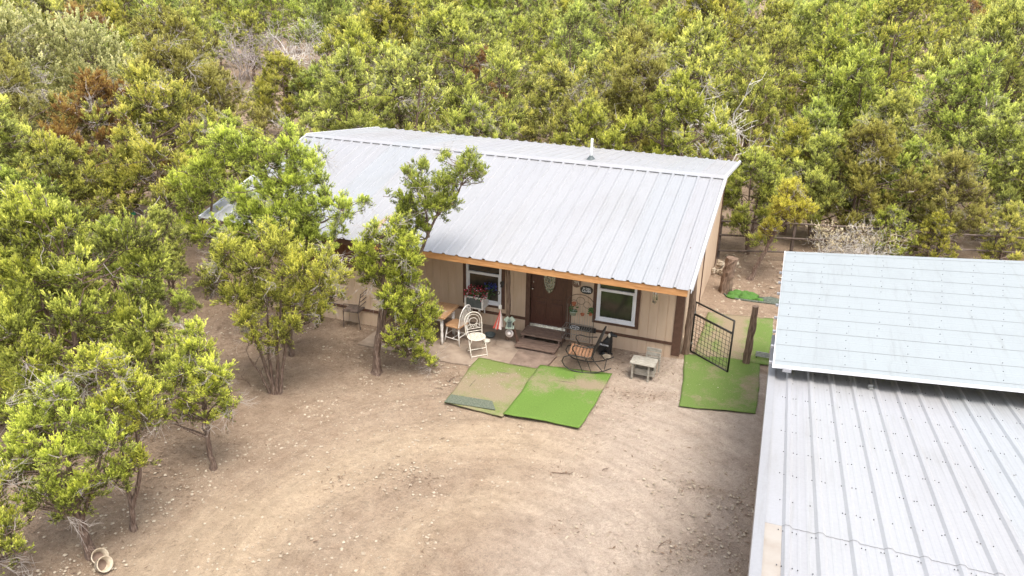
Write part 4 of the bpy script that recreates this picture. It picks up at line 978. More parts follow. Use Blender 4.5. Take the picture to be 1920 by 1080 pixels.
# wind chime under the eave
p = at_y(1229, 552, -.9); wc = thing('wind_chime', 'short metal wind chime hanging from the eave right of the window', 'wind chime', (p[0], -.9, p[2]))
mb = MB()
for k in range(5): a = k*1.257; mb.tube([(.045*math.cos(a), .045*math.sin(a), .16), (.045*math.cos(a), .045*math.sin(a), -.12-.02*k)], .013, 7)
mb.build('tubes', M['chrome'], wc, True)
mb = MB(); mb.lathe([(.07, .19), (.075, .205), (.0, .215)], 12); mb.tube([(0, 0, .2), (0, 0, .60)], .003, 4); mb.lathe([(0, -.19), (.035, -.18), (.035, -.165), (0, -.16)], 10); mb.tube([(0, 0, .2), (0, 0, -.17)], .003, 4); mb.build('top_disc', M['dark_metal'], wc)

# dog statue
dp = gnd(1134, 664); dg = thing('dog_statue', 'black dog statue with welcome lettering beside the wall behind the rocker', 'statue', (dp[0], dp[1], 0), math.radians(-8))
me = bpy.data.meshes.new('dog_body')
V = [(-.10, 0, .12), (.0, 0, .25), (.08, 0, .36), (.10, 0, .46), (.12, 0, .53), (.20, 0, .52), (.27, 0, .505),
     (.10, .06, .22), (.11, .06, .10), (.12, .06, .02), (.17, .06, .015), (.10, -.06, .22), (.11, -.06, .10), (.12, -.06, .02), (.17, -.06, .015),
     (-.08, .08, .08), (.02, .09, .04), (.06, .09, .02), (-.08, -.08, .08), (.02, -.09, .04), (.06, -.09, .02), (-.2, 0, .05), (-.3, .03, .03)]
E_ = [(0, 1), (1, 2), (2, 3), (3, 4), (4, 5), (5, 6), (2, 7), (7, 8), (8, 9), (9, 10), (2, 11), (11, 12), (12, 13), (13, 14), (0, 15), (15, 16), (16, 17), (0, 18), (18, 19), (19, 20), (0, 21), (21, 22)]
RR = [.10, .10, .095, .065, .06, .04, .025, .045, .028, .022, .02, .045, .028, .022, .02, .065, .035, .022, .065, .035, .022, .02, .012]
me.from_pydata(V, E_, []); me.materials.append(M['black']); o = bpy.data.objects.new('body', me); C.objects.link(o); o.parent = dg
sk = o.modifiers.new('skin', 'SKIN'); sk.use_smooth_shade = True
for k, rr_ in enumerate(RR): me.skin_vertices[0].data[k].radius = (rr_, rr_)
me.skin_vertices[0].data[0].use_root = True
ss = o.modifiers.new('sub', 'SUBSURF'); ss.levels = 1; ss.render_levels = 2
for sy_ in (-1, 1): mb = MB(); mb.blob((.10, sy_*.062, .52), (.03, .012, .055), rng_(1), jit=.05, seg=(8, 5)); mb.build('ear', M['cream_metal'] if sy_ < 0 else M['black'], dg, True)
mb = MB(); mb.bx(-.10, .10, -.125, -.118, .22, .36); mb.build('collar_board', M['black'], dg)
text(dg, 'WELCOME', .05, (0.0, -.128, .29), M['white'])
p = gnd(1137, 672); mb = MB(); mb.blob((0, 0, .05), (.12, .07, .06), rng_(5), jit=.12, seg=(7, 4)); o = mb.build('stone_block', M['pot_tan']); o.location = tuple(p); tag(o, 'tan angular stone on the ground in front of the dog statue', 'stone')

# weathered grey wood school desk: local -y faces camera
a = gnd(1183, 712); b = gnd(1214, 716); dk = thing('wooden_desk', 'weathered grey wooden child desk with attached seat back by the wall', 'desk', (a[0]+.22, a[1]+.20, 0), math.radians(-2))
mb = MB(); mb.M = Matrix.Rotation(math.radians(3), 4, 'X'); mb.bx(-.27, .27, -.20, .0, .40, .425); mb.bx(-.27, .27, .004, .16, .40, .425); mb.build('desktop', M['grey_wood'], dk, bevel=.005)
for x, y in ((-.21, -.16), (.14, -.16), (-.21, .14), (.20, .14)): mb = MB(); mb.bx(x-.022, x+.022, y-.022, y+.022, 0, .40); mb.build('leg', M['grey_wood'], dk, bevel=.003)
mb = MB(); mb.bx(-.18, .24, -.10, -.085, .10, .24); mb.bx(-.18, .24, -.084, .12, .215, .24); mb.bx(.225, .24, -.084, .14, .10, .38); mb.bx(-.23, -.215, -.13, .13, .28, .33); mb.build('box', M['grey_wood'], dk, bevel=.003)
mb = MB()
for z in (.36, .46, .56): mb.bar((-.02, .20+(z-.3)*.12, z+.03), (.30, .20+(z-.3)*.12, z+.03), .018, .085)
mb.bx(-.02, .01, .17, .2, .1, .5); mb.bx(.27, .30, .17, .2, .1, .5); mb.build('seat_back', M['grey_wood'], dk, bevel=.003)

# tipped clay pots bottom left, by the leaning tree
for k, (px, py, lab, tilt) in enumerate(((186, 1052, 'upper pale clay pot lying tipped at the foot of the leaning tree', 50), (192, 1066, 'lower pale clay pot lying tipped at the foot of the leaning tree', 60))):
    p = gnd(px, py); t_ = thing('tipped_pot', lab, 'pot', (p[0], p[1], .07), math.radians(-20+k*12), 'tipped pots by the leaning tree')
    mb = MB(); mb.M = Matrix.Rotation(math.radians(tilt), 4, 'Y'); mb.lathe([(.06, -.1), (.10, .0), (.112, .10), (.118, .10), (.118, .115), (.104, .115), (.085, .0), (.05, -.07), (0, -.07)], 18); mb.build('pot', M['pot_tan'], t_, True)
    mb = MB(); mb.M = Matrix.Rotation(math.radians(tilt), 4, 'Y'); mb.lathe([(.0, -.02), (.088, -.015)], 14); mb.build('soil', M['concrete_dark'], t_)
# sticks on the dirt
def stick(px, py, L, ang, lab, w=.008, fork=True):
    p = gnd(px, py); r = rng_(int(px)); mb = MB(); pts = [(t*L*math.cos(ang)+r.uniform(-.02, .02), t*L*math.sin(ang)+r.uniform(-.02, .02), .015+r.uniform(0, .02)) for t in np.linspace(-.5, .5, 6)]
    mb.tube(pts, [w, w, w*.9, w*.8, w*.6, w*.4], 5)
    if fork:
        for k in (2, 3, 4): a = ang+r.choice((-.7, .7)); mb.tube([pts[k], (pts[k][0]+L*.25*math.cos(a), pts[k][1]+L*.25*math.sin(a), .03)], w*.5, 4)
    o = mb.build('fallen_stick', M['log']); o.location = tuple(p); tag(o, lab, 'stick')
stick(848, 712, .26, 1.2, 'dark curled stick on the dirt left of the dusty turf mat', .014, False); stick(1055, 890, .35, .2, 'forked dark twig lying in the middle of the bare yard'); stick(1135, 882, .12, .9, 'tiny dark twig right of the forked one in the yard')
stick(1247, 1020, .30, .9, 'straight dark twig near the bottom right of the yard', .006); stick(775, 905, .35, 1.6, 'long thin twig on the pale track left of centre', .005); stick(458, 712, .8, 2.6, 'grey fallen branch beside the cluster of cedar trunks', .016)
# cable with green bag in the left woods
a = gnd(195, 408); b = gnd(300, 396); mb = MB(); mid = (np.array(a)+b)/2
pts = [at_depth(x, y, mid) for x, y in ((150, 390), (200, 393), (250, 396), (300, 393), (340, 388))]
mb.tube([tuple(p) for p in pts], .02, 5); o = mb.build('hanging_cable', M['black']); tag(o, 'black cable slung between trees in the left woods', 'cable')
p = at_depth(249, 400, mid); t_ = thing('green_bag', 'bright green bag hanging on the cable in the left woods', 'bag', p)
mb = MB(); mb.blob((0, 0, -.05), (.13, .06, .16), rng_(4), jit=.12, seg=(10, 6)); mb.build('bag', M['green_plastic'], t_, True); mb = MB(); mb.tube([(0, 0, .1), (.02, 0, .18)], .02, 5); mb.build('bag_neck', M['green_plastic'], t_)

# ------------------------------------------------------------------ trees
def unit(v): return v/np.maximum(np.linalg.norm(v, axis=-1, keepdims=True), 1e-9)
def foliage(rs_, lobes, plume_len=.22, plumes_per=40, blades=24, bl=(.05, .10), bw=.011, up=.95, fill=.62, dark_low=True, cloudy=.45):
    """lobes: (n,4) centre+radius. returns quads V (N,4,3) and tint (N,4)"""
    lobes = np.asarray(lobes, float); n = len(lobes); cnt = np.maximum(6, (plumes_per*(lobes[:, 3]/np.median(lobes[:, 3]))**1.9)).astype(int)
    li = np.repeat(np.arange(n), cnt); m = len(li); d = unit(rs_.normal(size=(m, 3))); d[:, 2] = np.where(d[:, 2] < -.35, -d[:, 2], d[:, 2]); d = unit(d)
    rad = lobes[li, 3]*(fill+(1-fill)*rs_.rand(m)**.5)*(1+cloudy*rs_.normal(size=m)*.5)
    rad = rad*np.where(rs_.rand(m) < .14, 1.3, 1.0)
    P = lobes[li, :3]+d*rad[:, None]*np.array([1, 1, 1.15])
    ax = unit(d*np.array([.75, .75, .3])+np.array([0, 0, up])+rs_.normal(size=(m, 3))*.2)
    pl = plume_len*(.6+.8*rs_.rand(m)); lt = rs_.normal(size=n)*.08; pt = rs_.normal(size=m)*.15+lt[li]+.22*(d[:, 2]-.2)
    k = np.repeat(np.arange(m), blades); N = len(k); t = rs_.rand(N)**.8; rd = unit(rs_.normal(size=(N, 3))); rd = unit(rd-ax[k]*np.sum(rd*ax[k], -1, keepdims=True))
    spread = pl[k]*.19*(1-t*.85)
    c = P[k]+ax[k]*(pl[k]*t)[:, None]+rd*(spread*rs_.rand(N))[:, None]
    dr_ = unit(ax[k]*1.0+rd*.38*(1-.7*t)[:, None]+rs_.normal(size=(N, 3))*.12); L = bl[0]+(bl[1]-bl[0])*rs_.rand(N)
    w = unit(np.cross(dr_, rs_.normal(size=(N, 3))))*bw*(.7+.6*rs_.rand(N))[:, None]
    tip = c+dr_*L[:, None]; mid = c+dr_*(L*.45)[:, None]
    V = np.stack([c, mid+w, tip, mid-w], 1)
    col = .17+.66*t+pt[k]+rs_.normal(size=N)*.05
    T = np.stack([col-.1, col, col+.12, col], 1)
    return V, np.clip(T, 0, 1)
def sprays(rs_, lobes, nb=14, npl=9, ref=.27, plume_len=.15, blades=15, bl=(.03, .06), bw=.0075, up=.8, reach=(.65, 1.2)):
    """airy foliage: every lobe is a whorl of branchlets, the sprays sit along them and leave gaps between; also returns the branchlets"""
    lobes = np.asarray(lobes, float); n = len(lobes); cnt = np.clip(nb*(lobes[:, 3]/ref)**1.7, 3, nb*5).astype(int)
    li = np.repeat(np.arange(n), cnt); m = len(li); d = unit(rs_.normal(size=(m, 3))+np.array([0, 0, .35])); R = lobes[li, 3]
    e = rs_.uniform(reach[0], reach[1], m)*R; sag = unit(d+np.array([0, 0, .5]))
    lt = rs_.normal(size=n)*.08; bt = rs_.normal(size=m)*.11+lt[li]+.20*(d[:, 2]-.2)
    kk = np.clip(npl*(R/ref)**.8, 3, npl*2.5).astype(int); bi = np.repeat(np.arange(m), kk); q = len(bi)
    t = .22+.78*rs_.rand(q)**.7; P = lobes[li, :3][bi]+(d[bi]*(1-t[:, None]*.5)+sag[bi]*(t[:, None]*.5))*(t*e[bi])[:, None]+rs_.normal(size=(q, 3))*(.10*R[bi]*(1.15-t))[:, None]
    ax = unit(d[bi]*.65+np.array([0, 0, up])+rs_.normal(size=(q, 3))*.28); pl = plume_len*(.55+.8*rs_.rand(q)); pt = bt[bi]+rs_.normal(size=q)*.10+.16*(t-.6)
    k = np.repeat(np.arange(q), blades); N = len(k); u = rs_.rand(N)**.8; rd = unit(rs_.normal(size=(N, 3))); rd = unit(rd-ax[k]*np.sum(rd*ax[k], -1, keepdims=True))
    c = P[k]+ax[k]*(pl[k]*u)[:, None]+rd*(pl[k]*.20*(1-u*.85)*rs_.rand(N))[:, None]
    dr_ = unit(ax[k]+rd*.45*(1-.7*u)[:, None]+rs_.normal(size=(N, 3))*.14); L = bl[0]+(bl[1]-bl[0])*rs_.rand(N)
    w = unit(np.cross(dr_, rs_.normal(size=(N, 3))))*bw*(.7+.6*rs_.rand(N))[:, None]; tip = c+dr_*L[:, None]; mid_ = c+dr_*(L*.45)[:, None]
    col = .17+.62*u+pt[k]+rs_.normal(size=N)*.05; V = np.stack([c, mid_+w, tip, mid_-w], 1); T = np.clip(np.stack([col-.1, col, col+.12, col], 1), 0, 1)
    twigs = []
    for j in rs_.choice(m, min(m, 260), replace=False):
        tt = np.array([0, .4, .8])[:, None]; c0 = lobes[li[j], :3]; twigs.append((rs_.rand() < .4, tube_np(c0+(d[j]*(1-tt*.5)+sag[j]*tt*.5)*tt*e[j], np.array([1, .7, .35])*.012*min(1, R[j]/.3), 3)))
    return V, T, twigs
def tube_np(pts, rad, n=6, rs_=None, rough=.0):
    P = np.array(pts, float); R = np.array(rad, float); N = len(P); d = np.gradient(P, axis=0); d = unit(d)
    a = np.array([.3, .9, .1]); x = unit(np.cross(d, a)); y = np.cross(d, x)
    an = np.arange(n)*2*PI/n; rr = R[:, None]*np.ones(n)
    if rs_ is not None and rough: rr = rr*(1+rough*(rs_.rand(N, n)*2-1))*(1+.18*np.sin(an*3)[None])
    ring = P[:, None]+x[:, None]*(np.cos(an)*rr)[..., None]+y[:, None]*(np.sin(an)*rr)[..., None]
    a0 = ring[:-1]; a1 = ring[1:]; q = np.stack([a0, np.roll(a0, -1, 1), np.roll(a1, -1, 1), a1], 2).reshape(-1, 4, 3)
    return q
def bend(a, b, rs_, n=5, amp=.12):
    a = np.array(a, float); b = np.array(b, float); L = np.linalg.norm(b-a); t = np.linspace(0, 1, n)[:, None]
    return a+(b-a)*t+np.cumsum(rs_.normal(size=(n, 3))*L*amp/n, 0)*np.minimum(1, t*3)
def twig_fan(rs_, c, d0, L, n=9, r=.006, levels=2):
    out = []
    for k in range(n):
        d = unit(np.array(d0)+rs_.normal(size=3)*.55); l = L*rs_.uniform(.5, 1.1); p = bend(c, np.array(c)+d*l, rs_, 4, .35); out.append(tube_np(p, np.linspace(r, r*.3, 4), 3))
        if levels > 1:
            for j in (1, 2):
                for _ in range(2):
                    d2 = unit(d+rs_.normal(size=3)*.7); out.append(tube_np(bend(p[j], p[j]+d2*l*.45, rs_, 3, .3), [r*.6, r*.4, r*.2], 3))
    return out
def wood_mesh(name, qs_live, qs_dead, mat):
    A = np.concatenate(qs_live, 0) if qs_live else np.zeros((0, 4, 3)); B = np.concatenate(qs_dead, 0) if qs_dead else np.zeros((0, 4, 3))
    V = np.concatenate([A, B], 0); col = np.concatenate([np.zeros((len(A), 4)), np.full((len(B), 4), .85)], 0)
    return quad_mesh(name, V, mat, col=col)
def build_tree(name, stems, lobes, seed, mat, dens=1.0, twigs=4, bark=None, plume=.105, bl=(.022, .042), bw=.0056, blades=13, up=1.0, pp=30, limb_r=.02, fill=.3, twig_L=.4, link=True, spray=(17, 15, .27)):
    """stems: list of (points, r0, r1) in local coordinates; lobes local"""
    rs_ = np.random.RandomState(seed); live = []; dead = []
    ends = []
    for pts, r0, r1 in stems:
        P = np.array(pts, float); 
        t = np.linspace(0, len(P)-1, (len(P)-1)*4+1); Q = np.stack([np.interp(t, np.arange(len(P)), P[:, i]) for i in range(3)], -1)
        Q[1:-1] += rs_.normal(size=(len(Q)-2, 3))*r0*.16; R = r0+(r1-r0)*np.linspace(0, 1, len(Q))**.8; R[0] *= 1.35
        live.append(tube_np(Q, R, 9, rs_, .14)); ends.append((Q, R))
    lb = np.asarray(lobes, float)
    for iL, L in enumerate(lb):
        if len(lb) > 90 and iL % 3: continue
        best = None
        for Q, R in ends:
            dd = np.linalg.norm(Q-L[:3], axis=1)+np.maximum(0, Q[:, 2]-L[2]+.15)*2; i = int(np.argmin(dd[len(Q)//3:]))+len(Q)//3
            if best is None or dd[i] < best[0]: best = (dd[i], Q[i], R[i])
        p = bend(best[1], L[:3]+np.array([0, 0, L[3]*.2]), rs_, 5, .25); live.append(tube_np(p, np.linspace(min(best[2]*.6, limb_r*1.4), .006, 5), 5))
        for k in range(3):
            d = unit(rs_.normal(size=3)+np.array([0, 0, .4])); q = bend(p[2+k % 3], p[2+k % 3]+d*L[3]*.9, rs_, 4, .3); (dead if rs_.rand() < .45 else live).append(tube_np(q, np.linspace(.009, .003, 4), 3))
    for k in range(twigs):
        L = lb[rs_.randint(len(lb))]; d = unit(rs_.normal(size=3)*np.array([1, 1, .5])+np.array([F_[0], F_[1], 0])*-.7)
        dead += twig_fan(rs_, L[:3]+d*L[3]*.35-np.array([0, 0, L[3]*.3]), d+np.array([0, 0, .1]), max(L[3]*.9, twig_L), 6, .006+.004*(bw/.011-1))
    if spray:
        V, T, tw = sprays(rs_, lb, int(round(spray[0]*dens)), spray[1], spray[2], plume, blades, bl, bw)
        for dd_, q_ in tw: (dead if dd_ else live).append(q_)
    else: V, T = foliage(rs_, lb, plume, int(pp*dens), blades, bl, bw, up, fill)
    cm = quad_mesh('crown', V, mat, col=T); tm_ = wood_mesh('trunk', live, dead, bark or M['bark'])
    if not link: return tm_, cm
    return tm_, cm
def place(name, label, cat, loc, meshes, rz=0.0, sc=1.0, group=None):
    o = thing(name, label, cat, loc, rz, group); o.scale = (sc, sc, sc)
    for nm, me_ in zip(('trunk', 'crown'), meshes):
        if me_ is None: continue
        q = bpy.data.objects.new(nm, me_); C.objects.link(q); q.parent = o
    return o

def px_tree(label, base, stems_px, lobes_px, seed, mat, group=None, depth_sp=.5, name='juniper_tree', twigs=16, r0=.07, base_off=None, **kw):
    """crown and stems read off the photograph, then given real depth around the tree's own foot"""
    B = np.array(base if len(base) == 3 else gnd(*base)); rs_ = np.random.RandomState(seed+100); h = np.array([F_[0], F_[1], 0]); h /= np.linalg.norm(h)
    px_m = FPX/((B-CAMP)@F_); stems = []
    for st_, a, b in stems_px:
        pts = [np.array(at_depth(x, y, B))-B for x, y in st_]; off = rs_.normal()*.0
        pts = [p+h*off*i for i, p in enumerate(pts)]; pts[0][2] = min(pts[0][2], -.03) if abs(pts[0][2]) < .35 else pts[0][2]
        stems.append((pts, a, b))
    lobes = []; ctr = np.mean([(x, y) for x, y, _ in lobes_px], 0); W_ = max(abs(x-ctr[0]) for x, _, _ in lobes_px)+20
    for (x, y, r) in lobes_px:
        rad = r/px_m*.92; reach = depth_sp*math.sqrt(max(.05, 1-((x-ctr[0])/W_)**2))*W_/px_m
        for s_ in ((-1, 1) if reach > rad*.6 else (0,)):
            dd = s_*rs_.uniform(.35, 1.0)*reach+rs_.uniform(-.1, .1); p = np.array(at_depth(x+rs_.uniform(-6, 6), y+rs_.uniform(-6, 6), B+h*dd)); 
            lobes.append((*(p-B), rad*rs_.uniform(.75, 1.1)))
            for q_ in range(2):
                c3 = (p-B)+np.array([rs_.normal()*.4*rad, rs_.normal()*.4*rad, rad*rs_.uniform(.5, .9)]); lobes.append((*c3, rad*.28)); lobes.append((*(c3+np.array([0, 0, rad*.3])), rad*.16))
    ms = build_tree(name, stems, lobes, seed, mat, twigs=twigs, **kw)
    return place(name, label, 'tree', B, ms, group=group)
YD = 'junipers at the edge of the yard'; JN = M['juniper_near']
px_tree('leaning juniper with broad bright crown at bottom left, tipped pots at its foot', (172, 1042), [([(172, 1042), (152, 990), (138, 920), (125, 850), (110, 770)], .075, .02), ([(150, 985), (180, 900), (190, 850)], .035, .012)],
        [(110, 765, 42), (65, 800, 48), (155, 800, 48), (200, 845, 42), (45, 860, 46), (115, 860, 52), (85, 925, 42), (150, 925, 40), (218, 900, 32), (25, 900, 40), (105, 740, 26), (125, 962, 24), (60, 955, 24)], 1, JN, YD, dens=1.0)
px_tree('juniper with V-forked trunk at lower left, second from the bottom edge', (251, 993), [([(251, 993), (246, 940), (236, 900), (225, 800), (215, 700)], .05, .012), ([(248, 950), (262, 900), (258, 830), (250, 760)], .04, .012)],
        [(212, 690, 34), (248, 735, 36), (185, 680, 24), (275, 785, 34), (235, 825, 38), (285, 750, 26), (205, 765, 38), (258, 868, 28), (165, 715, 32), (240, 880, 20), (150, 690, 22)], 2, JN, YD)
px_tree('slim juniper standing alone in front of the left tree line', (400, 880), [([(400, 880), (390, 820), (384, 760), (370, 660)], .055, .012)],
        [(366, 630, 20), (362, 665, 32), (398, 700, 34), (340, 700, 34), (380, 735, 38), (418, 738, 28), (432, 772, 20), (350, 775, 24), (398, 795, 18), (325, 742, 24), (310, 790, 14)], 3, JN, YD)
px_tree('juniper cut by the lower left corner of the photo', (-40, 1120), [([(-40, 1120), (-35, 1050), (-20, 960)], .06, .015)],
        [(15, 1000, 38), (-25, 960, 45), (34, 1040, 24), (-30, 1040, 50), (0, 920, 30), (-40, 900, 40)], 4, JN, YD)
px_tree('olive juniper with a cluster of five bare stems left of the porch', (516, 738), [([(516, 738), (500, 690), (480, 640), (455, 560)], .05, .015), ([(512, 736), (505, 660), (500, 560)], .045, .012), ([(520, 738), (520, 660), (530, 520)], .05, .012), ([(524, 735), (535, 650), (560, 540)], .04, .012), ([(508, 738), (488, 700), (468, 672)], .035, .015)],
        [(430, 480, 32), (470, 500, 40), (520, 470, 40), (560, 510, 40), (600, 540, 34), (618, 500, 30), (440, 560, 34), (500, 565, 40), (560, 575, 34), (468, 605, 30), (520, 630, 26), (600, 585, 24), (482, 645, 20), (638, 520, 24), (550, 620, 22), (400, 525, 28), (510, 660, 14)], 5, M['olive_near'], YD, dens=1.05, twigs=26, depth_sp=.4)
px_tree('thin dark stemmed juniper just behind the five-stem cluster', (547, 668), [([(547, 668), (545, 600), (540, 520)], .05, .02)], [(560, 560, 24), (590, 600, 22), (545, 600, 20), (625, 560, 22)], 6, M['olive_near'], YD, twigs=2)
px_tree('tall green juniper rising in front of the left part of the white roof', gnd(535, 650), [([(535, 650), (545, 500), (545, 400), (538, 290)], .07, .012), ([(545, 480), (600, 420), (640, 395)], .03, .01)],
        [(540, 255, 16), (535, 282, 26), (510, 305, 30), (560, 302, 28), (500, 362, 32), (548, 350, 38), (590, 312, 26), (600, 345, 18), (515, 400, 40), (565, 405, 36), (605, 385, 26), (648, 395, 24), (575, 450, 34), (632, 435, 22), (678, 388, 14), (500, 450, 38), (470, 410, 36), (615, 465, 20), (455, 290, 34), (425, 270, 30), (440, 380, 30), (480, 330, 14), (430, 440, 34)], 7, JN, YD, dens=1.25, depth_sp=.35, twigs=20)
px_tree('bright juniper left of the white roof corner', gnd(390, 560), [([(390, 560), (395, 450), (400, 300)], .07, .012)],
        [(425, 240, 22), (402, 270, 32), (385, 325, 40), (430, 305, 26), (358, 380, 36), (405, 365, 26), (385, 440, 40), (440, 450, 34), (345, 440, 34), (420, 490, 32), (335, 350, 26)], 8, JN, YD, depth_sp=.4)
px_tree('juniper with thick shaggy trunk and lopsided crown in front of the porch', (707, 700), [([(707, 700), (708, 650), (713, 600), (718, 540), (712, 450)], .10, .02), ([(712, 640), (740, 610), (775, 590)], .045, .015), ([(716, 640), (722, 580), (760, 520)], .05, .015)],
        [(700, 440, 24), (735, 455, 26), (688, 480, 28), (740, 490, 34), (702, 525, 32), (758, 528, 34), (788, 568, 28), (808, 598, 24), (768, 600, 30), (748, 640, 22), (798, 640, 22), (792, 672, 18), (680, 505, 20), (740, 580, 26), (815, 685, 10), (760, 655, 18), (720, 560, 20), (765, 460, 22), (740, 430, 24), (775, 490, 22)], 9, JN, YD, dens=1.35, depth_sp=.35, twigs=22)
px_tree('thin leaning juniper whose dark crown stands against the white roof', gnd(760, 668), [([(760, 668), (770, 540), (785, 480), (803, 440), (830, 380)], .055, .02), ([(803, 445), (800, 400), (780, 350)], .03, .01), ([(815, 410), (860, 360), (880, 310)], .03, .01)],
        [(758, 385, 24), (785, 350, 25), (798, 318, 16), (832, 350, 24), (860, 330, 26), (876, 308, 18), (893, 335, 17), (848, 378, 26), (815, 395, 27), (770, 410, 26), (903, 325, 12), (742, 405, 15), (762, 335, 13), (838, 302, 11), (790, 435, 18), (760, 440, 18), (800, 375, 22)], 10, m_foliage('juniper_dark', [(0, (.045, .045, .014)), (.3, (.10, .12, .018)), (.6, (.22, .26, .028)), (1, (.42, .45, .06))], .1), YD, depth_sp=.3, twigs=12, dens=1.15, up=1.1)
px_tree('small yellow round-headed juniper on a leaning trunk behind the shed', gnd(1405, 524), [([(1405, 524), (1430, 480), (1452, 440), (1475, 415)], .07, .03), ([(1452, 440), (1490, 400)], .03, .01)],
        [(1490, 372, 26), (1470, 395, 24), (1508, 395, 20), (1488, 408, 24), (1450, 428, 18), (1432, 436, 14), (1480, 355, 14)], 11, m_foliage('juniper_yellow', [(0, (.09, .07, .015)), (.4, (.26, .23, .03)), (.7, (.47, .45, .05)), (1, (.66, .62, .10))], .1), None, depth_sp=.6, twigs=5, dens=1.5)
# bare tree behind ridge right, dry bush
def bare_tree(rs_, H, spread, n_main=5, thick=.07, depth=3, dense=1.0, lean=(0, 0), width=.7):
    out = []
    def grow(p, d, L, r, lev):
        q = bend(p, p+d*L, rs_, 5, .3); out.append(tube_np(q, np.maximum(np.linspace(r, r*.55, 5), .009 if thick > .03 else .004), 5 if lev < 2 else 3, None))
        if lev >= depth: return
        k = int((3+rs_.randint(3))*dense)
        for _ in range(k):
            i = rs_.randint(1, 5); dd = unit(d*.7+rs_.normal(size=3)*width+np.array([0, 0, .15])); grow(q[i], dd, L*rs_.uniform(.45, .72), r*.55, lev+1)
    grow(np.zeros(3), unit(np.array([lean[0], lean[1], 1.0])), H*.45, thick, 0)
    for _ in range(n_main): grow(np.array([0, 0, H*rs_.uniform(.15, .4)])+np.array([lean[0], lean[1], 0])*H*.2, unit(rs_.normal(size=3)*np.array([spread, spread, .3])+np.array([0, 0, .9])), H*.4, thick*.6, 1)
    return out
def place_bare(px, py, H, label, seed, mat, name='dead_tree', group=None, z=None, thick=.05, depth=3, dense=1.1, width=.7, mb_up=None, zoff=0):
    p = gnd(px, py); rs_ = np.random.RandomState(seed); q = bare_tree(rs_, H, .8, 5, thick, depth, dense, width=width)
    V = np.concatenate(q, 0); me = quad_mesh('branches', V, mat, col=np.full((len(V), 4), .8)); o = thing(name, label, 'tree', p, 0, group)
    c = bpy.data.objects.new('branches', me); C.objects.link(c); c.parent = o; return p
M['dead_pale'] = mat_noisy('bleached_wood', (.48, .44, .40), (.74, .70, .65), 6, .85, world=True)
M['dead_grey'] = mat_noisy('grey_brush', (.24, .20, .19), (.46, .41, .39), 6, .9, world=True)
special = []
def sp_add(p, r): special.append((float(p[0]), float(p[1]), r)); return p
sp_add(place_bare(1345, 372, 4.9, 'bleached bare tree standing above the right end of the house ridge', 5, M['dead_pale'], thick=.06), 1.3)
sp_add(place_bare(545, 160, 4.2, 'pale grey bare tree in the woods beyond the left end of the roof', 8, M['dead_grey'], thick=.05, depth=4, dense=.9), 1.6)
sp_add(place_bare(455, 172, 5.0, 'wide dark grey leafless tree at upper left of the woods', 12, M['dead_grey'], thick=.05, depth=4, dense=.9), 2.2)
sp_add(place_bare(592, 145, 5.2, 'white leafless tree just right of the dark grey leafless one', 15, M['dead_pale'], thick=.04, depth=3), 1.0)
for k_, (bx_, by_, bh_, lb_) in enumerate(((398, 140, 4.6, 'leftmost leafless grey tree of the bare cluster at upper left'), (470, 165, 4.4, 'low grey leafless tree at the front of the bare cluster'), (552, 168, 4.2, 'grey thorny leafless tree below the white one'), (636, 160, 4.4, 'leafless grey tree at the right end of the bare cluster'), (510, 138, 4.6, 'tall leafless grey tree at the back of the bare cluster'), (1290, 62, 5.0, 'leafless purple grey tree left of the one at the top edge'), (1400, 62, 5.0, 'leafless purple grey tree right of the one at the top edge'))):
    sp_add(place_bare(bx_, by_, bh_, lb_, 60+k_, M['dead_grey'] if k_ != 2 else M['dead_pale'], thick=.05, depth=4, dense=.85, group='leafless grey trees in the woods'), 1.3)
sp_add(place_bare(1335, 55, 5.5, 'purple grey leafless tree at the top edge right of centre', 18, M['dead_grey'], thick=.06, depth=4, dense=.9), 2.5)
sp_add(place_bare(745, 235, 2.4, 'low whitish dead bush right behind the left part of the roof', 21, M['dead_pale'], name='dead_bush', thick=.02, depth=4, dense=.9), .8)
# dry pale bush behind the upper shed roof
p = gnd(1600, 505); rs_ = np.random.RandomState(31)
q = []
for k in range(7): q += [v+np.array([rs_.uniform(-1.0, .9), rs_.uniform(-.3, .3), 0]) for v in bare_tree(rs_, rs_.uniform(1.1, 1.9), 1.0, 5, .018, 3, 1.1)]
lob = [(rs_.uniform(-1.2, 1.1), rs_.uniform(-.4, .4), rs_.uniform(.3, 1.0), .33) for _ in range(16)]
V, T = foliage(rs_, lob, .16, 26, 9, (.03, .06), .016, .3, .3)
o = thing('dry_bush', 'pale straw-coloured tangled bush behind the flat shed roof', 'bush', p)
Vq = np.concatenate(q, 0)
for nm, me_ in (('branches', quad_mesh('branches', Vq, M['dead_pale'], col=np.full((len(Vq), 4), .8))), ('foliage', quad_mesh('foliage', V, M['drybush'], col=T))):
    c = bpy.data.objects.new(nm, me_); C.objects.link(c); c.parent = o
sp_add(p, 1.0)

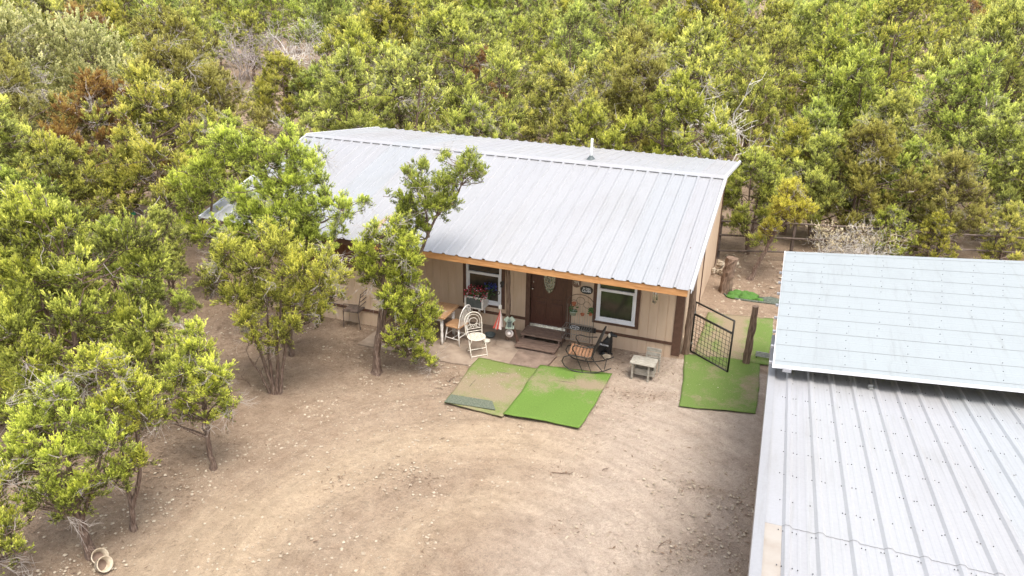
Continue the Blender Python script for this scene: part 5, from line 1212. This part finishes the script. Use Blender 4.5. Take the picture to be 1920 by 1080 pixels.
# forest prototypes (local, foot at the origin)
def auto_lobes(rs_, H, R, n, low=.28, cone=.3):
    L = []
    for k in range(n):
        f = ((k+.5)/n)**.85; z = H*(low+(1-low)*f*.93); prof = R*(math.sin(PI*min(1, (f*.82+.18)))**.6)*(1-cone*f)
        a = k*2.399+rs_.uniform(-.4, .4); rr = prof*rs_.uniform(.35, 1.0); L.append((rr*math.cos(a), rr*math.sin(a), z, R*rs_.uniform(.15, .34)*(1-.2*f)))
    ph = rs_.uniform(0, 6.28); L = [(x*(1+.3*math.sin(2*math.atan2(y, x)+ph)), y*(1+.3*math.sin(2*math.atan2(y, x)+ph)), z, r) for x, y, z, r in L]
    L.append((0, 0, H*.96, R*.20))
    for k in range(7):
        a = rs_.uniform(0, 6.28); q = R*rs_.uniform(.15, .75); zt = H*(.98-.42*(q/R)**1.5)
        L += [(q*math.cos(a), q*math.sin(a), zt, R*.15), (q*math.cos(a)*1.04, q*math.sin(a)*1.04, zt+R*.18, R*.09)]
    return L
def proto(seed, H, R, mat, nl=22, dens=1.0, bw=.02, bl=(.09, .18), plume=.36, blades=16, pp=26, low=.28, cone=.3, twigs=3, stems=2, lean=0.0, fill=.55, spray=None):
    rs_ = np.random.RandomState(seed); L = auto_lobes(rs_, H, R, nl, low, cone); st_ = []
    for k in range(stems):
        a = rs_.uniform(0, 6.28); e = .25*R if stems > 1 else .1; st_.append(([(0, 0, -.15), (e*math.cos(a)*.5, e*math.sin(a)*.5, H*.3), (e*math.cos(a), e*math.sin(a), H*.8)], .09, .02))
    return build_tree('juniper_tree', st_, L, seed, mat, dens=dens, twigs=twigs, plume=plume, bl=bl, bw=bw, blades=blades, pp=pp, limb_r=.03, fill=fill, twig_L=.6, spray=spray)
# mid distance protos (finer) and far protos (coarser)
JU = M['juniper']
mid = [proto(200+k, H, R, JU, nl=40, bw=.0075, bl=(.03, .058), plume=.14, blades=12, spray=(12, 14, .30), pp=130, twigs=14, low=lo) for k, (H, R, lo) in enumerate(((4.0, 1.5, .2), (4.6, 1.7, .26), (3.4, 1.35, .15), (5.0, 1.6, .28), (4.2, 1.9, .22)))]
mid_ol = [proto(220+k, H, R, M['olive'], nl=40, bw=.0075, bl=(.03, .058), plume=.14, blades=12, spray=(12, 14, .30), pp=120, twigs=20, low=.2) for k, (H, R) in enumerate(((4.3, 1.8), (3.8, 1.5)))]
mid_ru = [proto(230, 4.4, 1.9, M['rusty'], nl=30, bw=.0075, bl=(.03, .058), plume=.14, blades=12, spray=(12, 14, .30), pp=100, twigs=20, low=.2)]
far = [proto(240+k, H, R, JU, nl=36, low=lo, bw=.0115, bl=(.045, .085), plume=.20, spray=(9, 10, .36), pp=84, blades=10, twigs=7) for k, (H, R, lo) in enumerate(((4.4, 1.8, .15), (5.0, 2.0, .2), (4.0, 1.7, .15), (5.6, 1.8, .22), (4.7, 2.2, .2)))]
far_ol = [proto(260, 4.7, 2.0, M['olive'], nl=30, bw=.0115, bl=(.045, .085), plume=.20, spray=(9, 10, .36), pp=84, blades=10, low=.12, twigs=9)]
far_ru = [proto(270, 4.6, 2.0, M['rusty'], nl=26, bw=.0115, bl=(.045, .085), plume=.20, spray=(9, 10, .36), pp=76, blades=10, low=.12, twigs=9)]
oakp = proto(280, 4.6, 2.6, M['oak'], nl=40, bw=.022, bl=(.04, .07), plume=.3, blades=26, pp=34, low=.3, cone=.1, twigs=12, fill=.4)

def top_scale(P, py, Hp, px=None):      # scale so that the top of the tree reaches picture row py
    q = at_depth(px if px else to_px(P)[0], py, P); return max(.3, (q[2]-P[2])/Hp)
HS = {id(m_[1]): h for m_, h in list(zip(mid, (4.0, 4.6, 3.4, 5.0, 4.2)))+list(zip(mid_ol, (4.3, 3.8)))+[(mid_ru[0], 4.4), (oakp, 4.6)]}
LW_G = 'junipers of the left woods'
ind = [  # base px, top py, proto, label, group
    (85, 735, 505, mid[0], 'broad bright juniper at the left edge below the middle row', None),
    (295, 712, 500, mid[1], 'bushy juniper in the left tree mass beside the slim lone one', None),
    (195, 700, 535, mid_ol[1], 'dull olive juniper wedged in the middle of the left tree mass', None),
    (110, 600, 402, mid[2], 'bright pointed juniper in the middle row at far left', None),
    (235, 585, 415, mid[0], 'light green juniper in the middle row of the left woods', None),
    (325, 590, 395, mid[3], 'narrow juniper below the white roof corner in the left woods', None),
    (30, 505, 168, mid[3], 'tall bright conical juniper against the left edge', None),
    (150, 500, 265, mid[4], 'dark green juniper behind the tall conical one at left', None),
    (-10, 640, 420, mid[1], 'juniper half cut off by the left edge at mid height', None),
    (0, 800, 620, mid[2], 'low juniper cut off by the left edge above the corner one', None),
    (225, 425, 150, mid_ru[0], 'rust-brown dying juniper in the upper left woods', None),
    (335, 400, 88, mid_ol[0], 'big olive juniper with bare limbs behind the rust-brown one', None),
    (420, 360, 130, mid_ol[1], 'olive and brown juniper just left of the roof ridge end', None),
    (60, 360, 50, oakp, 'grey-green spreading oak at the upper left', None),
    (190, 330, 62, oakp, 'second grey-green oak right of the spreading one', None),
    (600, 275, 125, mid[1], 'rounded bright juniper leaning over the far left end of the roof', None),
    (740, 255, 88, mid[4], 'round juniper above the low dead bush behind the roof', None),
    (905, 250, 95, mid_ru[0], 'juniper with orange-brown top behind the middle of the roof', None),
    (1000, 262, 130, mid[0], 'green juniper right behind the roof left of the vent pipe', None),
    (1180, 275, 112, mid[1], 'green juniper right behind the roof right of the vent pipe', None),
    (855, 262, 135, mid[2], 'small juniper behind the roof left of the orange-topped one', None),
    (1468, 440, 235, mid[0], 'juniper reaching over the right end of the roof', None),
    (1400, 475, 290, mid[4], 'dark juniper shading the fence by the right gable', None),
    (1600, 470, 240, mid_ol[0], 'olive juniper above the dry pale bush', None),
    (1750, 490, 290, mid_ol[1], 'broad olive juniper behind the flat roof, right of the dry bush', None),
    (1880, 480, 270, mid[3], 'dark green juniper at the right edge behind the fence', None),
    (1655, 506, 392, mid[2], 'low juniper hiding the fence right of the dry bush', None),
    (1738, 510, 402, mid[0], 'low bushy juniper at the fence above the middle of the flat roof', None),
    (1862, 512, 385, mid[2], 'low juniper at the fence near the right edge', None),
    (545, 268, 108, mid[4], 'wide bright juniper beyond the left roof end in front of the bare cluster', None),
    (490, 250, 160, mid[2], 'small juniper in front of the bare grey cluster at upper left', None),
    (640, 262, 120, mid[0], 'juniper peeking over the left roof end beside the wide bright one', None),
    (1520, 455, 255, mid[4], 'light green juniper behind the fence between the yellow one and the dry bush', None),
    (1680, 462, 270, mid[2], 'small juniper behind the fence right of the dry bush', None),
    (1830, 450, 200, mid[1], 'tall juniper behind the fence near the right edge', None),
    (1500, 400, 190, mid[1], 'tall juniper behind the small round yellow one', None),
    (1640, 410, 180, mid[0], 'juniper above and behind the dry pale bush in the second row', None),
    (1925, 470, 330, mid[4], 'low juniper cut by the right edge just above the flat roof', None)]
bare_protos = []
for k in range(3):
    V_ = np.concatenate(bare_tree(np.random.RandomState(900+k), 3.8, .9, 6, .05, 4, .75), 0); bare_protos.append(quad_mesh('branches', V_, M['dead_grey'] if k != 1 else M['dead_pale'], col=np.full((len(V_), 4), .8)))
lab_zone = []
for px, py, top, pr, lab, grp in ind:
    P = gnd(px, py); sc = top_scale(P, top, HS[id(pr[1])]); sc = min(max(sc, .45), 1.35); rz = (px*7+py) % 628/100
    place('oak_tree' if pr is oakp else 'juniper_tree', lab, 'tree', P, pr, rz, sc, grp); special.append((float(P[0]), float(P[1]), (1.45 if pr is not oakp else 2.2)*sc))
for b in ((172, 1042), (251, 993), (400, 880), (516, 738), (707, 700), (535, 650), (390, 560), (760, 668), (1405, 524)):
    p = gnd(*b); special.append((float(p[0]), float(p[1]), 1.2))
lane_pts = [tuple(gnd(x, y)[:2]) for x, y in ((215, 400), (300, 345), (440, 330))]
clr = [tuple(gnd(x, y)[:2]) for x, y in ((1655, 118), (1715, 108))]
def dpl(x, y, pts):
    return float(dist_poly(np.array([x]), np.array([y]), pts)[0])
occ = []
for u_0, v_0, w_0, gp_ in ((450, 125, 85, (450, 160)), (580, 118, 75, (580, 160)), (1340, 42, 110, (1340, 62)), (1345, 285, 75, (1345, 372)), (745, 205, 55, (745, 235))):
    p = gnd(*gp_); occ.append((u_0, v_0, w_0, math.hypot(p[0]-CAMP[0], p[1]-CAMP[1]), 10 if u_0 == 1345 else (4 if u_0 == 745 else 32)))
occ.append((1700, 108, 55, 90, 60))
rs_ = np.random.RandomState(77); pts = []
def blocked(x, y):
    if -13.2 < x < 1.6 and -12.5 < y < 8.6 and not (x < -6.9 and y < -2.2 and False):
        if x > -12.6: 
            if y > -3.2: return True
            # west of the yard: only behind the tree line
            if side_of(np.array([x]), np.array([y]))[0] < 0 or dpl(x, y, [tuple(p) for p in tree_line]) < .9: return True
    if x >= -6.5 and y < 8.2 and x < 1.8: return True
    if x > 1.5 and y < 8.5+(x-1.5)*.35: return True
    if dpl(x, y, lane_pts) < 1.7: return True
    if dpl(x, y, clr) < 3.2: return True
    vx, vy = clr[0][0]-CAMP[0], clr[0][1]-CAMP[1]; L_ = math.hypot(vx, vy); t_ = ((x-CAMP[0])*vx+(y-CAMP[1])*vy)/L_; off = abs((x-CAMP[0])*vy-(y-CAMP[1])*vx)/L_
    if L_-9 < t_ < L_+1 and off < 2.4: return True
    return False
tries = 0
while tries < 40000:
    tries += 1
    dist = 6+112*rs_.rand()**.62; an = YAW+rs_.uniform(-.64, .62); x = CAMP[0]-math.sin(an)*dist; y = CAMP[1]+math.cos(an)*dist
    if blocked(x, y): continue
    dm = 1.85+.024*dist
    P = (x, y, gz(x, y)); u, v, z = to_px(P); ut, vt, _ = to_px((x, y, P[2]+4.5)); vt6 = to_px((x, y, P[2]+6.0))[1]
    if z < 1 or u < -140 or u > 2060 or vt > 1120 or v < -40: continue
    if any(abs(u-a) < b_ and vt6 < c_ and d_-e_ < dist < d_+1 for a, c_, b_, d_, e_ in occ): continue
    if any((x-a)**2+(y-b)**2 < (max(dm*.75, c+dm*.35))**2 for a, b, c in special): continue
    if any((x-a)**2+(y-b)**2 < dm*dm for a, b, *_ in pts): continue
    pts.append((x, y, dist, u, v))
pts.sort(key=lambda q: q[2])
NI = 264
grp_txt = {'left': ('green juniper among the crowded trees of the left woods', 'junipers crowding the left woods'), 'back': ('green juniper in the dense woods beyond the long house roof', 'junipers of the woods beyond the house'), 'right': ('green juniper in the dense woods beyond the shed on the right', 'junipers of the woods beyond the shed')}
var_txt = {'ol': 'olive-brown ', 'ru': 'rusty orange '}
far_list = []
for i, (x, y, dist, u, v) in enumerate(pts):
    if i >= NI: far_list.append((x, y)); continue
    zone = 'left' if u < 480 else ('back' if u < 1370 else 'right'); q = rs_.rand(); kind = ''
    if dist < 30:
        pr = mid[rs_.randint(5)]
        if q < .12: pr = mid_ol[rs_.randint(2)]; kind = 'ol'
        elif q < .125: pr = mid_ru[0]; kind = 'ru'
    else:
        pr = far[rs_.randint(5)]
        if q < .12: pr = far_ol[0]; kind = 'ol'
        elif q < .125: pr = far_ru[0]; kind = 'ru'
    lab, grp = grp_txt[zone]
    if kind: lab = lab.replace('green juniper', var_txt[kind]+'juniper'); grp = grp.replace('junipers', var_txt[kind]+'junipers')
    where = ['by the left edge', 'left of the house roof', 'above the left roof end', 'above the roof centre', 'above the roof vent pipe', 'above the right roof end', 'above the flat shed roof', 'towards the right edge'][sum(u > q_ for q_ in (240, 480, 760, 1000, 1230, 1450, 1700))]
    row = 'nearest' if dist < 22 else 'second' if dist < 28 else 'middle' if dist < 34 else 'fourth' if dist < 41 else 'farthest' if dist < 50 else 'hindmost'
    if rs_.rand() < .07 and dist > 20:
        o = thing('bare_tree', 'leafless grey tree in the '+row+' rows of woods '+where, 'tree', (x, y, gz(x, y)), rs_.uniform(0, 6.28), 'leafless trees of the woods '+where); o.scale = (rs_.uniform(.8, 1.1),)*3
        c = bpy.data.objects.new('branches', bare_protos[rs_.randint(3)]); C.objects.link(c); c.parent = o; continue
    sc = rs_.uniform(.68, 1.2) if dist < 24 else rs_.uniform(.78, 1.4)
    size_ = 'small ' if sc < .95 else ('large ' if sc > 1.16 else '')
    lab = size_+(var_txt[kind] if kind else 'green ')+'juniper in the '+row+' rows of woods '+where
    grp = 'junipers of the woods '+where
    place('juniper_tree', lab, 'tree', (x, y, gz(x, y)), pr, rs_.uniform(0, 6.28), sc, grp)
print('trees', len(pts), 'max individual dist', pts[min(NI, len(pts))-1][2])
# the far wood reads as one mass
Vs = []; Ts = []
for k, (x, y) in enumerate(far_list):
    r2 = np.random.RandomState(500+k); L = np.array(auto_lobes(r2, r2.uniform(4, 5.6), r2.uniform(2.0, 2.6), 14)); V, T = foliage(r2, L, .45, 14, 10, (.16, .28), .045, .75, .55)
    Vs.append(V+np.array([x, y, gz(x, y)])); Ts.append(np.clip(T+r2.normal()*.06, 0, 1))
if Vs:
    me = quad_mesh('distant_woods', np.concatenate(Vs), M['juniper'], col=np.concatenate(Ts)); o = bpy.data.objects.new('distant_woods', me); C.objects.link(o); tag(o, 'far juniper woods merging into one mass along the top edge', 'woods', kind='stuff')
# pinkish brush in the far clearing
p = gnd(1690, 108); rs_ = np.random.RandomState(5); M['pink_brush'] = mat_noisy('pink_brush', (.30, .19, .16), (.46, .33, .28), 4, .95, world=True)
q = []
for k in range(26): q += [v+np.array([rs_.uniform(-4, 3), rs_.uniform(-4, 3), 0]) for v in bare_tree(rs_, rs_.uniform(.8, 1.8), 1.0, 4, .03, 3, .8)]
me = quad_mesh('dry_brush', np.concatenate(q, 0), M['pink_brush']); o = bpy.data.objects.new('dry_brush', me); C.objects.link(o); o.location = tuple(p); tag(o, 'pinkish dry brush covering the clearing at the upper right', 'brush', kind='stuff')
